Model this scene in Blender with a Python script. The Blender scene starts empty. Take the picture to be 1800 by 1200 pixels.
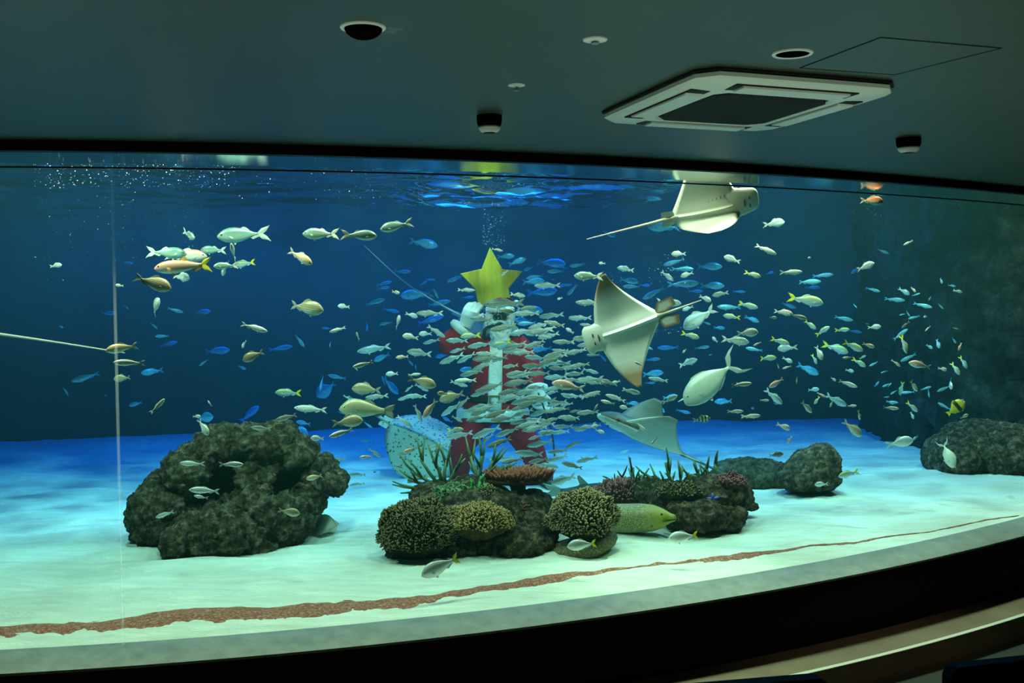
import bpy, bmesh, math, random
from mathutils import Vector, Matrix, noise
random.seed(7)
S = bpy.context.scene
C = S.collection
PI = math.pi
# ---------------------------------------------------------------- camera
F = 1900.0
EYE = Vector((0, 0, 2.30))
PITCH = math.atan(70 / F)
ROLL = math.radians(0.65)
CAMROT = Matrix.Rotation(PI / 2 - PITCH, 3, 'X') @ Matrix.Rotation(-ROLL, 3, 'Z')
cd = bpy.data.cameras.new('camera')
cam = bpy.data.objects.new('camera', cd)
C.objects.link(cam)
cd.sensor_width = 36
cd.lens = 36 * F / 1800
cam.matrix_world = Matrix.Translation(EYE) @ CAMROT.to_4x4()
cd.clip_end = 200
S.camera = cam
RIGHT = CAMROT @ Vector((1, 0, 0))
UP = CAMROT @ Vector((0, 1, 0))
FWD = CAMROT @ Vector((0, 0, -1))


def ray(px, py):
    return FWD + RIGHT * ((px - 900) / F) + UP * ((600 - py) / F)


def at(px, py, y):
    d = ray(px, py)
    return EYE + d * (y / d.y)


def onz(px, py, z):
    d = ray(px, py)
    return EYE + d * ((z - EYE.z) / d.z)


ZS = 0.58        # sand level
ZC = 3.11        # hall ceiling
ZWT = 2.99       # top of the viewing window
ZSURF = 3.25     # water surface


def sand(px, py):
    return onz(px, py, ZS)


def W(x):        # plan of the curved viewing window
    return 5.92 + .384 * x + .0503 * x * x


def wdepth(px):
    k = (px - 900) / F
    lo, hi = 3.0, 14.0
    for _ in range(40):
        m = (lo + hi) / 2
        if m < W(k * m):
            lo = m
        else:
            hi = m
    return lo


# ---------------------------------------------------------------- materials
def mat(name, color=(.5, .5, .5), rough=.5, metal=0., spec=.5):
    m = bpy.data.materials.new(name)
    m.use_nodes = True
    b = m.node_tree.nodes['Principled BSDF']
    b.inputs['Base Color'].default_value = (*color, 1)
    b.inputs['Roughness'].default_value = rough
    b.inputs['Metallic'].default_value = metal
    b.inputs['Specular IOR Level'].default_value = spec
    return m


def nd(m, t, **kw):
    n = m.node_tree.nodes.new(t)
    for k, v in kw.items():
        setattr(n, k, v)
    return n


def lk(m, a, b):
    m.node_tree.links.new(a, b)


def bsdf(m):
    return m.node_tree.nodes['Principled BSDF']


def ramp(m, fac, stops):
    r = nd(m, 'ShaderNodeValToRGB')
    el = r.color_ramp.elements
    while len(el) < len(stops):
        el.new(.5)
    for e, (p, c) in zip(el, stops):
        e.position = p
        e.color = (*c, 1)
    lk(m, fac, r.inputs['Fac'])
    return r.outputs['Color']


def noise_tex(m, scale, detail=4, rough=.6, coord='Object', vec=None):
    t = nd(m, 'ShaderNodeTexNoise')
    t.inputs['Scale'].default_value = scale
    t.inputs['Detail'].default_value = detail
    t.inputs['Roughness'].default_value = rough
    if vec is None:
        tc = nd(m, 'ShaderNodeTexCoord')
        vec = tc.outputs[coord]
    lk(m, vec, t.inputs['Vector'])
    return t


def bump(m, height, strength=.3, dist=.02):
    b = nd(m, 'ShaderNodeBump')
    b.inputs['Strength'].default_value = strength
    b.inputs['Distance'].default_value = dist
    lk(m, height, b.inputs['Height'])
    lk(m, b.outputs['Normal'], bsdf(m).inputs['Normal'])
    return b


def mottled(name, stops, scale=6, rough=.8, bscale=None, bstr=.4, bdist=.02, detail=6):
    m = mat(name, rough=rough, spec=.2)
    t = noise_tex(m, scale, detail)
    lk(m, ramp(m, t.outputs['Fac'], stops), bsdf(m).inputs['Base Color'])
    if bscale:
        t2 = noise_tex(m, bscale, 6, .7)
        bump(m, t2.outputs['Fac'], bstr, bdist)
    return m


# ---------------------------------------------------------------- mesh helpers
def obj(name, bm, m, parent=None, smooth=False, sharp=None):
    me = bpy.data.meshes.new(name)
    bmesh.ops.recalc_face_normals(bm, faces=bm.faces)
    if smooth:
        for f in bm.faces:
            f.smooth = True
    bm.to_mesh(me)
    bm.free()
    o = bpy.data.objects.new(name, me)
    for mm in (m if isinstance(m, (list, tuple)) else [m]):
        me.materials.append(mm)
    C.objects.link(o)
    if parent is not None:
        o.parent = parent
    if sharp:
        me.set_sharp_from_angle(angle=math.radians(sharp))
    return o


def tag(o, label=None, cat=None, group=None, kind=None):
    if label:
        o['label'] = label
    if cat:
        o['category'] = cat
    if group:
        o['group'] = group
    if kind:
        o['kind'] = kind
    return o


def struct(o, label=None):
    o['kind'] = 'structure'
    if label:
        o['label'] = label
        o['category'] = next(k for k in ('wall', 'trim', 'strip', 'seam', 'seal', 'step', 'ceiling', 'window', 'surface', 'water', 'sand', 'floor', 'sill', 'soffit', 'fascia') if k in label.split())
    return o


def empty(name, loc, label=None, cat=None, group=None):
    o = bpy.data.objects.new(name, None)
    o.empty_display_size = .1
    o.location = loc
    C.objects.link(o)
    return tag(o, label, cat, group)


def localize(o, parent):
    """Parent o (built in world coordinates) under parent, keeping it where it stands."""
    o.parent = parent
    o.matrix_parent_inverse = Matrix.Translation(-parent.location)
    return o


def add_box(bm, c, s, rot=None, mi=0):
    r = bmesh.ops.create_cube(bm, size=1)
    M = Matrix.Translation(c) @ (rot.to_4x4() if rot is not None else Matrix.Identity(4)) @ Matrix.Diagonal((*s, 1))
    bmesh.ops.transform(bm, matrix=M, verts=r['verts'])
    for v in r['verts']:
        for f in v.link_faces:
            f.material_index = mi
    return r['verts']


def loft(bm, rings, cap=True, mi=0, closed=True):
    R = [[bm.verts.new(p) for p in r] for r in rings]
    n = len(R[0])
    for a, b in zip(R, R[1:]):
        for i in range(n if closed else n - 1):
            j = (i + 1) % n
            f = bm.faces.new((a[i], a[j], b[j], b[i]))
            f.material_index = mi
    if cap and closed:
        for r in (R[0], R[-1]):
            try:
                f = bm.faces.new(r)
                f.material_index = mi
            except ValueError:
                pass
    return R


def frame_of(d):
    d = d.normalized()
    a = Vector((0, 0, 1)) if abs(d.z) < .9 else Vector((1, 0, 0))
    u = d.cross(a).normalized()
    return u, d.cross(u).normalized()


def tube(bm, pts, rads, seg=8, mi=0, cap=True):
    pts = [Vector(p) for p in pts]
    rings = []
    u = None
    for i, p in enumerate(pts):
        d = (pts[min(i + 1, len(pts) - 1)] - pts[max(i - 1, 0)])
        if u is None:
            u, v = frame_of(d)
        else:
            dn = d.normalized()
            u = (u - dn * u.dot(dn)).normalized()
            v = dn.cross(u)
        r = rads[i] if isinstance(rads, (list, tuple)) else rads
        rings.append([p + (u * math.cos(2 * PI * k / seg) + v * math.sin(2 * PI * k / seg)) * r for k in range(seg)])
    return loft(bm, rings, cap, mi)


def ball(bm, c, r, sub=2, scale=(1, 1, 1), mi=0, rot=None):
    q = bmesh.ops.create_icosphere(bm, subdivisions=sub, radius=r)
    M = Matrix.Translation(c) @ (rot.to_4x4() if rot is not None else Matrix.Identity(4)) @ Matrix.Diagonal((*scale, 1))
    bmesh.ops.transform(bm, matrix=M, verts=q['verts'])
    for v in q['verts']:
        for f in v.link_faces:
            f.material_index = mi
    return q['verts']


def lathe(bm, prof, c, axis='Z', seg=32, mi=0):
    """prof: (radius, height) pairs; closed surface when the ends have radius 0."""
    rings = []
    for r, h in prof:
        rings.append([Vector((c[0] + max(r, 1e-5) * math.cos(2 * PI * k / seg), c[1] + max(r, 1e-5) * math.sin(2 * PI * k / seg), c[2] + h)) for k in range(seg)])
    return loft(bm, rings, True, mi)


def sweep_window(bm, xs, prof, mi=0):
    """A section (offset towards the viewer, z) swept along the window's curve."""
    rings = []
    for x in xs:
        dx = .384 + .1006 * x
        n = Vector((dx, -1, 0)).normalized()        # towards the viewer
        p = Vector((x, W(x), 0))
        rings.append([p + n * o + Vector((0, 0, z)) for o, z in prof])
    return loft(bm, rings, True, mi)


def frange(a, b, n):
    return [a + (b - a) * i / (n - 1) for i in range(n)]
# ---------------------------------------------------------------- world, view
w = bpy.data.worlds.new('world')
S.world = w
w.use_nodes = True
w.node_tree.nodes['Background'].inputs['Color'].default_value = (.0, .0, .0, 1)
w.node_tree.nodes['Background'].inputs['Strength'].default_value = 0
S.view_settings.view_transform = 'Standard'
S.view_settings.look = 'None'
S.view_settings.gamma = 1
S.view_settings.exposure = .22
S.view_settings.use_curve_mapping = False
S.cycles.use_denoising = True
S.cycles.max_bounces = 10
S.cycles.diffuse_bounces = 4
S.cycles.glossy_bounces = 3
S.cycles.transparent_max_bounces = 16
S.cycles.volume_bounces = 0
S.cycles.sample_clamp_indirect = 4
S.cycles.caustics_reflective = False
S.cycles.caustics_refractive = False

# ---------------------------------------------------------------- setting materials
M_ceil = mat('ceiling_paint', (.052, .068, .045), .42, 0, .35)
t = noise_tex(M_ceil, 1.6, 5, .6)
lk(M_ceil, ramp(M_ceil, t.outputs['Fac'], [(.3, (.040, .048, .032)), (.62, (.050, .058, .039)), (.75, (.075, .082, .058))]), bsdf(M_ceil).inputs['Base Color'])
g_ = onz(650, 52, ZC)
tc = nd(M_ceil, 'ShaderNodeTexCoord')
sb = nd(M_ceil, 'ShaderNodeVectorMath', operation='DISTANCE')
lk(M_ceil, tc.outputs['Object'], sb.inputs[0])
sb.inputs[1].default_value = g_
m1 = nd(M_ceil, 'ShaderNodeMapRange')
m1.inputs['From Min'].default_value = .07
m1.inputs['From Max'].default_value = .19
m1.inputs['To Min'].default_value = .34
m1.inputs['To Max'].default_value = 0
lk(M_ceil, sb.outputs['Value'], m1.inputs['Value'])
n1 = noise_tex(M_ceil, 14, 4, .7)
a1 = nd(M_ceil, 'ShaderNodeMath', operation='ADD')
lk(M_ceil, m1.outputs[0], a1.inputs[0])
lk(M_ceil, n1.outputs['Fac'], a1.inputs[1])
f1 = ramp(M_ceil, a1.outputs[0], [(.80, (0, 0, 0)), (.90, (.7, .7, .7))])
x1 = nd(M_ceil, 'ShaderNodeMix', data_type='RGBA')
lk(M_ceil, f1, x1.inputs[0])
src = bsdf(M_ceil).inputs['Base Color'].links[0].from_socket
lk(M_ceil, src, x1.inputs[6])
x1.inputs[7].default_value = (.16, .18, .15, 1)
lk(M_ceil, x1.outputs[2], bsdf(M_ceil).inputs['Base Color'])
M_black = mat('black_trim', (.004, .004, .004), .6, 0, .2)
M_base = mat('black_wall', (.006, .006, .006), .7, 0, .15)
M_floor = mottled('hall_floor', [(.3, (.16, .12, .08)), (.7, (.22, .17, .12))], 3, .5)
M_carpet = mottled('dark_carpet', [(.3, (.03, .04, .035)), (.7, (.05, .06, .05))], 60, .9)
M_sill = mottled('sill_stone', [(.3, (.17, .19, .17)), (.7, (.26, .28, .25))], 9, .45, 60, .2, .005)

# ---------------------------------------------------------------- hall
XS = frange(-5.5, 7.0, 60)
bm = bmesh.new()
pts = [Vector((x, W(x) + .1, ZC)) for x in XS] + [Vector((9, -4, ZC)), Vector((-7, -4, ZC))]
f0 = bm.faces.new([bm.verts.new(p) for p in pts])
r = bmesh.ops.extrude_face_region(bm, geom=[f0])
bmesh.ops.translate(bm, vec=(0, 0, .12), verts=[v for v in r['geom'] if isinstance(v, bmesh.types.BMVert)])
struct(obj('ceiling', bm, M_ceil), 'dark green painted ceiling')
bm = bmesh.new()
add_box(bm, (1, 2.4, -.1), (20, 16, .2))
struct(obj('floor', bm, M_carpet), 'dark hall floor')
bm = bmesh.new()
sweep_window(bm, XS, [(.14, .001), (.52, .001), (.52, .15), (.14, .15)])
struct(obj('floor_step', bm, M_floor), 'brown step along the tank floor')
M_tape = mat('pale_floor_strip', (.62, .62, .55), .6)
bm = bmesh.new()
sweep_window(bm, XS, [(.488, .151), (.522, .151), (.522, .157), (.488, .157)])
struct(obj('trim_4', bm, M_tape), 'pale strip edging the step')
# base wall, sill, fascia above the window
bm = bmesh.new()
sweep_window(bm, XS, [(.145, .151), (.145, .535), (-.25, .535), (-.25, .151)])
struct(obj('wall_base', bm, M_base), 'black wall under the tank window')
bm = bmesh.new()
sweep_window(bm, XS, [(.165, .535), (.165, .548), (.15, .555), (-.02, ZS + .014), (-.07, ZS + .014), (-.07, .535)])
struct(obj('trim_1', bm, M_sill, smooth=True, sharp=30), 'grey stone sill under the tank window')
bm = bmesh.new()
sweep_window(bm, XS, [(.03, ZC + .01), (.03, 3.058), (.0, 3.055), (-.008, 3.055), (-.008, 3.1), (-.12, 3.1), (-.12, ZC + .6), (.0, ZC + .6), (.0, ZC + .01)])
struct(obj('trim_2', bm, M_black), 'black fascia over the tank window')
# the polished soffit over the front of the water, mirroring the tank
M_edge = mat('polished_soffit', (.62, .80, .82), .10, 1.0)
t = noise_tex(M_edge, 2.2, 2)
lk(M_edge, ramp(M_edge, t.outputs['Fac'], [(.35, (.5, .72, .76)), (.65, (.72, .86, .86))]), bsdf(M_edge).inputs['Base Color'])
bm = bmesh.new()
sweep_window(bm, XS, [(.0, 3.055), (-.42, 3.055), (-.42, 3.10), (.0, 3.10)])
struct(obj('trim_3', bm, M_edge), 'blue mirroring soffit over the water')
bm = bmesh.new()
sweep_window(bm, XS, [(-.033, ZWT), (-.05, ZWT), (-.05, ZWT - .007), (-.033, ZWT - .007)])
struct(obj('trim_5', bm, M_black), 'thin dark seal along the top of the window')
# hall end walls
M_hall = mat('hall_wall_paint', (.03, .035, .03), .7)
for nm, x0 in (('wall_left', -5.6), ('wall_right', 7.1)):
    bm = bmesh.new()
    add_box(bm, (x0, 1.0, 1.6), (.1, 14 if x0 < 0 else 18, 3.3))
    struct(obj(nm, bm, M_hall), 'dark side wall of the hall')
bm = bmesh.new()
add_box(bm, (1, -4.1, 1.6), (14, .1, 3.3))
struct(obj('wall_rear', bm, M_hall), 'dark hall wall behind the seats')

# ---------------------------------------------------------------- viewing panes
M_glass = bpy.data.materials.new('acrylic_pane')
M_glass.use_nodes = True
nt = M_glass.node_tree
nt.nodes.remove(nt.nodes['Principled BSDF'])
out = nt.nodes['Material Output']
tr = nt.nodes.new('ShaderNodeBsdfTransparent')
tr.inputs['Color'].default_value = (.97, .99, .98, 1)
gl = nt.nodes.new('ShaderNodeBsdfGlossy')
gl.inputs['Roughness'].default_value = .0
mx = nt.nodes.new('ShaderNodeMixShader')
mx.inputs['Fac'].default_value = .03
nt.links.new(tr.outputs[0], mx.inputs[1])
nt.links.new(gl.outputs[0], mx.inputs[2])
nt.links.new(mx.outputs[0], out.inputs['Surface'])
M_seam = mat('acrylic_seam', (.35, .5, .55), .3, 0, .5)
XSEAM = at(201, 540, wdepth(201)).x
segs = [('window_1', frange(-5.4, XSEAM - .006, 24)), ('window_2', frange(XSEAM + .006, 6.8, 50))]
for nm, xs in segs:
    bm = bmesh.new()
    sweep_window(bm, xs, [(-.005, ZS + .005), (-.03, ZS + .005), (-.03, 3.054), (-.005, 3.054)])
    struct(obj(nm, bm, M_glass), 'curved acrylic viewing window')
M_seam2 = bpy.data.materials.new('clear_seam')
M_seam2.use_nodes = True
nt = M_seam2.node_tree
nt.nodes.remove(nt.nodes['Principled BSDF'])
out = nt.nodes['Material Output']
tr = nt.nodes.new('ShaderNodeBsdfTransparent')
tl = nt.nodes.new('ShaderNodeBsdfTranslucent')
tl.inputs['Color'].default_value = (.9, .95, 1, 1)
mx = nt.nodes.new('ShaderNodeMixShader')
mx.inputs['Fac'].default_value = .09
nt.links.new(tr.outputs[0], mx.inputs[1])
nt.links.new(tl.outputs[0], mx.inputs[2])
nt.links.new(mx.outputs[0], out.inputs['Surface'])
bm = bmesh.new()
sweep_window(bm, [XSEAM - .0055, XSEAM + .0055], [(-.004, ZS + .005), (-.031, ZS + .005), (-.031, 3.054), (-.004, 3.054)])
struct(obj('trim_6', bm, M_seam2), 'vertical bonded seam between two panes')

# ---------------------------------------------------------------- tank shell
BACK = [(-9.5, 5.0), (-9.3, 8), (-8.6, 11), (-7.2, 13.2), (-5, 14.4), (-2, 14.8), (1, 15.1), (3.2, 15.3), (5.2, 15.2), (6.6, 14.2), (7.2, 12), (7.4, 10)]
M_tank = mottled('tank_wall_paint', [(.3, (.004, .145, .115)), (.7, (.006, .195, .15))], 1.2, .8)


def smooth_path(P, n):
    out = []
    m = len(P)
    for i in range(m - 1):
        p0, p1, p2, p3 = (Vector(P[max(i - 1, 0)]), Vector(P[i]), Vector(P[i + 1]), Vector(P[min(i + 2, m - 1)]))
        for k in range(n):
            t = k / n
            out.append(.5 * ((2 * p1) + (p2 - p0) * t + (2 * p0 - 5 * p1 + 4 * p2 - p3) * t * t + (3 * p1 - p0 - 3 * p2 + p3) * t ** 3))
    out.append(Vector(P[-1]))
    return out


bp = smooth_path(BACK, 6)
bm = bmesh.new()
lo_ = [bm.verts.new((p.x, p.y, ZS - .3)) for p in bp]
hi_ = [bm.verts.new((p.x, p.y, 5.2)) for p in bp]
for i in range(len(bp) - 1):
    bm.faces.new((lo_[i], lo_[i + 1], hi_[i + 1], hi_[i]))
o = struct(obj('wall_back', bm, M_tank, smooth=True), 'deep blue painted back wall of the tank')
md = o.modifiers.new('solid', 'SOLIDIFY')
md.thickness = .15
md.offset = 1

# sand bed
M_sand = mat('pale_sand', (.75, .78, .66), .95, 0, .1)
t = noise_tex(M_sand, 2.5, 5, .6)
lk(M_sand, ramp(M_sand, t.outputs['Fac'], [(.3, (.66, .70, .58)), (.7, (.80, .82, .70))]), bsdf(M_sand).inputs['Base Color'])
tc = nd(M_sand, 'ShaderNodeTexCoord')
mp_ = nd(M_sand, 'ShaderNodeMapping')
mp_.inputs['Scale'].default_value = (1.6, 4.2, 1)
mp_.inputs['Rotation'].default_value = (0, 0, .35)
lk(M_sand, tc.outputs['Object'], mp_.inputs['Vector'])
t2 = noise_tex(M_sand, 2.6, 7, .68, vec=mp_.outputs[0])
t2.inputs['Distortion'].default_value = .8
bump(M_sand, t2.outputs['Fac'], .55, .09)


def sand_h(x, y):
    d = y - W(x)
    k = min(1, max(0, (d - .05) / .5))
    h = .034 * noise.noise(Vector((x * .8, y * 1.0, 3.1))) + .026 * noise.noise(Vector((x * 1.9, y * 3.0, 9)))
    wx, wy = x + .5 * noise.noise(Vector((x * .7, y * .7, 5))), y + .35 * noise.noise(Vector((x * .9, y * .8, 8)))
    h += .016 * noise.noise(Vector((wx * 2.4, wy * 7.5, 1))) + .009 * (1 - 2 * abs(noise.noise(Vector((wx * 3.1, wy * 9.0, 2))))) + .004 * noise.noise(Vector((x * 14, y * 22, 4)))
    return ZS - .004 + h * (.1 + .9 * k)


bm = bmesh.new()
NX, NY = 220, 260
G = []
for j in range(NY + 1):
    row = []
    for i in range(NX + 1):
        x = -9.2 + 16.4 * i / NX
        u = (j / NY) ** 1.4
        y0 = W(x) + .025
        y1 = 15.4
        y = y0 + (y1 - y0) * u
        row.append(bm.verts.new((x, y, sand_h(x, y))))
    G.append(row)
for j in range(NY):
    for i in range(NX):
        bm.faces.new((G[j][i], G[j][i + 1], G[j + 1][i + 1], G[j + 1][i]))
struct(obj('floor_sand', bm, M_sand, smooth=True), 'pale sand bed of the tank floor')

# rusty strip where the bare bottom shows along the window
M_rust = mat('rust_gravel', (.3, .12, .07), .9, 0, .2)
t = noise_tex(M_rust, 55, 6, .8)
lk(M_rust, ramp(M_rust, t.outputs['Fac'], [(.3, (.16, .05, .03)), (.48, (.32, .11, .07)), (.58, (.5, .24, .15)), (.68, (.70, .62, .46))]), bsdf(M_rust).inputs['Base Color'])
bump(M_rust, t.outputs['Fac'], .6, .02)
line = [(-150, 1116, 16), (100, 1101, 16), (250, 1092, 22), (400, 1080, 20), (550, 1068, 20), (700, 1054, 16), (850, 1037, 12), (1000, 1018, 10), (1060, 1009, 6), (1130, 999, 2), (1200, 990, 5), (1300, 977, 8), (1380, 968, 5), (1420, 963, 1.5), (1500, 952, 3), (1560, 944, 1), (1800, 905, 1)]
bm = bmesh.new()
va = []
for i in range(len(line) - 1):
    n = 28
    for k in range(n):
        t_ = k / n
        a, b_ = line[i], line[i + 1]
        px, py, w_ = (a[q] + (b_[q] - a[q]) * t_ for q in range(3))
        w2 = w_ * 1.2 * (1 + .35 * noise.noise(Vector((px * .03, 0, 0))) + .14 * noise.noise(Vector((px * .4, 0, 5))))
        p0, p1 = sand(px, py - w_ * .45), sand(px, py - w_ * .45 + max(w2, .4))
        row = []
        for q in range(5):
            p = p0.lerp(p1, q / 4)
            row.append(bm.verts.new((p.x, p.y, sand_h(p.x, p.y) + (.006 if 0 < q < 4 else -.002))))
        va.append(row)
for a, b_ in zip(va, va[1:]):
    for q in range(4):
        bm.faces.new((a[q], a[q + 1], b_[q + 1], b_[q]))
struct(obj('floor_strip', bm, M_rust, smooth=True), 'rusty gravel strip along the sand floor')

# ---------------------------------------------------------------- water
M_water = bpy.data.materials.new('sea_water')
M_water.use_nodes = True
nt = M_water.node_tree
nt.nodes.remove(nt.nodes['Principled BSDF'])
out = nt.nodes['Material Output']
va_ = nt.nodes.new('ShaderNodeVolumeAbsorption')
va_.inputs['Density'].default_value = .34
va_.inputs['Color'].default_value = (.16, .70, .90, 1)
vs = nt.nodes.new('ShaderNodeVolumeScatter')
vs.inputs['Density'].default_value = .012
vs.inputs['Color'].default_value = (.3, 1, .85, 1)
vs.inputs['Anisotropy'].default_value = .2
ad = nt.nodes.new('ShaderNodeAddShader')
nt.links.new(va_.outputs[0], ad.inputs[0])
nt.links.new(vs.outputs[0], ad.inputs[1])
nt.links.new(ad.outputs[0], out.inputs['Volume'])
bm = bmesh.new()
xs = frange(-9.4, 7.3, 80)
lowr = [Vector((x, W(x) + .04, ZS - .2)) for x in xs] + [Vector((p.x, p.y - .02, ZS - .2)) for p in reversed(bp)]
lowr = [p for p in lowr]
a = [bm.verts.new(p) for p in lowr]
b_ = [bm.verts.new(p + Vector((0, 0, ZSURF - .01 - (ZS - .2)))) for p in lowr]
n = len(a)
for i in range(n):
    j = (i + 1) % n
    bm.faces.new((a[i], a[j], b_[j], b_[i]))
bm.faces.new(a)
bm.faces.new(b_)
struct(obj('water', bm, M_water), 'clear blue green water')
M_surf = bpy.data.materials.new('rippled_water_surface')
M_surf.use_nodes = True
nt = M_surf.node_tree
nt.nodes.remove(nt.nodes['Principled BSDF'])
out = nt.nodes['Material Output']
tr = nt.nodes.new('ShaderNodeBsdfTransparent')
gl = nt.nodes.new('ShaderNodeBsdfGlossy')
gl.inputs['Roughness'].default_value = .04
gl.inputs['Color'].default_value = (.9, .97, 1, 1)
mx = nt.nodes.new('ShaderNodeMixShader')
lw = nt.nodes.new('ShaderNodeLayerWeight')
lw.inputs['Blend'].default_value = .5
mr = nt.nodes.new('ShaderNodeMapRange')
mr.inputs['From Min'].default_value = .35
mr.inputs['From Max'].default_value = .75
nt.links.new(lw.outputs['Facing'], mr.inputs['Value'])
nt.links.new(mr.outputs[0], mx.inputs['Fac'])
nt.links.new(tr.outputs[0], mx.inputs[1])
nt.links.new(gl.outputs[0], mx.inputs[2])
nt.links.new(mx.outputs[0], out.inputs['Surface'])
bm = bmesh.new()
NX, NY = 160, 200
G = []
for j in range(NY + 1):
    row = []
    for i in range(NX + 1):
        x = -9.4 + 16.7 * i / NX
        y = W(x) + .04 + (15.3 - W(x)) * j / NY
        z = ZSURF + .03 * noise.noise(Vector((x * 1.3, y * 1.7, 0))) + .018 * noise.noise(Vector((x * 3.1, y * 4.2, 7))) + .008 * noise.noise(Vector((x * 8, y * 10, 2)))
        # choppier where the diver's breath breaks the surface
        kz = math.exp(-((x + .25) / 1.0) ** 2 - ((y - 9.9) / 1.3) ** 2)
        z += kz * (.10 * noise.noise(Vector((x * 2.2, y * 4.5, 4))) + .04 * noise.noise(Vector((x * 5, y * 9, 6))))
        row.append(bm.verts.new((x, y, z)))
    G.append(row)
for j in range(NY):
    for i in range(NX):
        bm.faces.new((G[j][i], G[j][i + 1], G[j + 1][i + 1], G[j + 1][i]))
struct(obj('water_surface', bm, M_surf, smooth=True), 'rippled underside of the water surface')


# ---------------------------------------------------------------- lights over the tank
def spot(name, loc, aim, power, color, size=70, blend=.6, rad=.12):
    l = bpy.data.lights.new(name, 'SPOT')
    l.energy = power
    l.color = color
    l.spot_size = math.radians(size)
    l.spot_blend = blend
    l.shadow_soft_size = rad
    o = bpy.data.objects.new(name, l)
    o.location = loc
    o.rotation_euler = (Vector(aim) - Vector(loc)).to_track_quat('-Z', 'Y').to_euler()
    C.objects.link(o)
    return o


def area(name, loc, aim, power, color, sx, sy):
    l = bpy.data.lights.new(name, 'AREA')
    l.shape = 'RECTANGLE'
    l.energy = power
    l.color = color
    l.size = sx
    l.size_y = sy
    o = bpy.data.objects.new(name, l)
    o.location = loc
    o.rotation_euler = (Vector(aim) - Vector(loc)).to_track_quat('-Z', 'Y').to_euler()
    C.objects.link(o)
    return o


WARM = (.92, .92, .54)
COOL = (.55, .85, 1)
BLUE = (.02, .12, 1)
def ripple_light(o, scale, lo, hi):
    """Light broken up by the ripples of the surface: a moving web of bright lines in the lamp's own beam."""
    l = o.data
    l.use_nodes = True
    nt = l.node_tree
    em = nt.nodes['Emission']
    tc = nt.nodes.new('ShaderNodeTexCoord')
    nz = nt.nodes.new('ShaderNodeTexNoise')
    nz.inputs['Scale'].default_value = scale * .8
    nz.inputs['Detail'].default_value = 2
    av = nt.nodes.new('ShaderNodeMix')
    av.data_type = 'VECTOR'
    av.inputs[0].default_value = .12
    vo = nt.nodes.new('ShaderNodeTexVoronoi')
    vo.feature = 'SMOOTH_F1'
    vo.inputs['Scale'].default_value = scale
    vo.inputs['Smoothness'].default_value = .6
    nt.links.new(tc.outputs['Normal'], nz.inputs['Vector'])
    nt.links.new(tc.outputs['Normal'], av.inputs[4])
    nt.links.new(nz.outputs['Color'], av.inputs[5])
    nt.links.new(av.outputs[1], vo.inputs['Vector'])
    r = nt.nodes.new('ShaderNodeMapRange')
    r.inputs['From Min'].default_value = .25
    r.inputs['From Max'].default_value = .75
    r.inputs['To Min'].default_value = lo
    r.inputs['To Max'].default_value = hi
    nt.links.new(vo.outputs['Distance'], r.inputs['Value'])
    nt.links.new(r.outputs[0], em.inputs['Strength'])


h = sand(1150, 1000)
spot('tank_spot_hot', (h.x + .1, h.y + .5, 4.2), h, 620, (.95, .95, .45), 30, .95)
spot('star_fill_spot', (-.4, W(-.4) + 1.1, 4.2), at(866, 560, 10.1), 640, (1, .60, .28), 24, .8, .06)  # added warm fill to yellow the star and brighten the diver
for i, (x, pw) in enumerate([(-3.1, 350), (-1.4, 260), (.2, 220), (1.7, 230), (3.1, 260), (4.5, 280)]):
    spot('tank_spot_front', (x, W(x) + 1.0, 4.15), (x, W(x) + .85, ZS), pw * 1.22, WARM, 128, .4, .2)
for x, y, pw in ((-3.6, 9.2, 330), (-.6, 9.6, 330), (2.4, 10.0, 330)):
    o = spot('tank_spot_ripple', (x, y, 4.6), (x, y + .4, ZS), pw, (.75, 1, .75), 100, .9, .03)
    ripple_light(o, 9, .25, 2.2)
for x, y, pw in ((-2.6, 8.3, 190), (-1.35, 8.6, 260), (1.0, 9.2, 180), (-3.9, 8.2, 200)):
    spot('tank_spot_beam', (x, y, 3.75), (x + .15, y + .5, ZS), pw, (.72, .95, .9), 44, 1, .05)
area('tank_panel_rear', (-.5, 12.6, 4.6), (-.5, 12.8, 0), 400, (.005, .27, 1), 10, 1.2)
# the hall: added fill lights, upward ones for the ceiling and one for the floor
for x in (-2.2, -.2, 1.8, 3.6):
    spot('hall_ceiling_fill', (x, 2.4 + .2 * x, .5), (x, 2.6 + .2 * x, 3), 50, (.74, 1, .76), 125, 1, .05)
spot('hall_floor_fill', (2.9, 5.6, 3.05), (2.7, 6.0, 0), 26, (1, .85, .6), 60, .9, .05)
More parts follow.
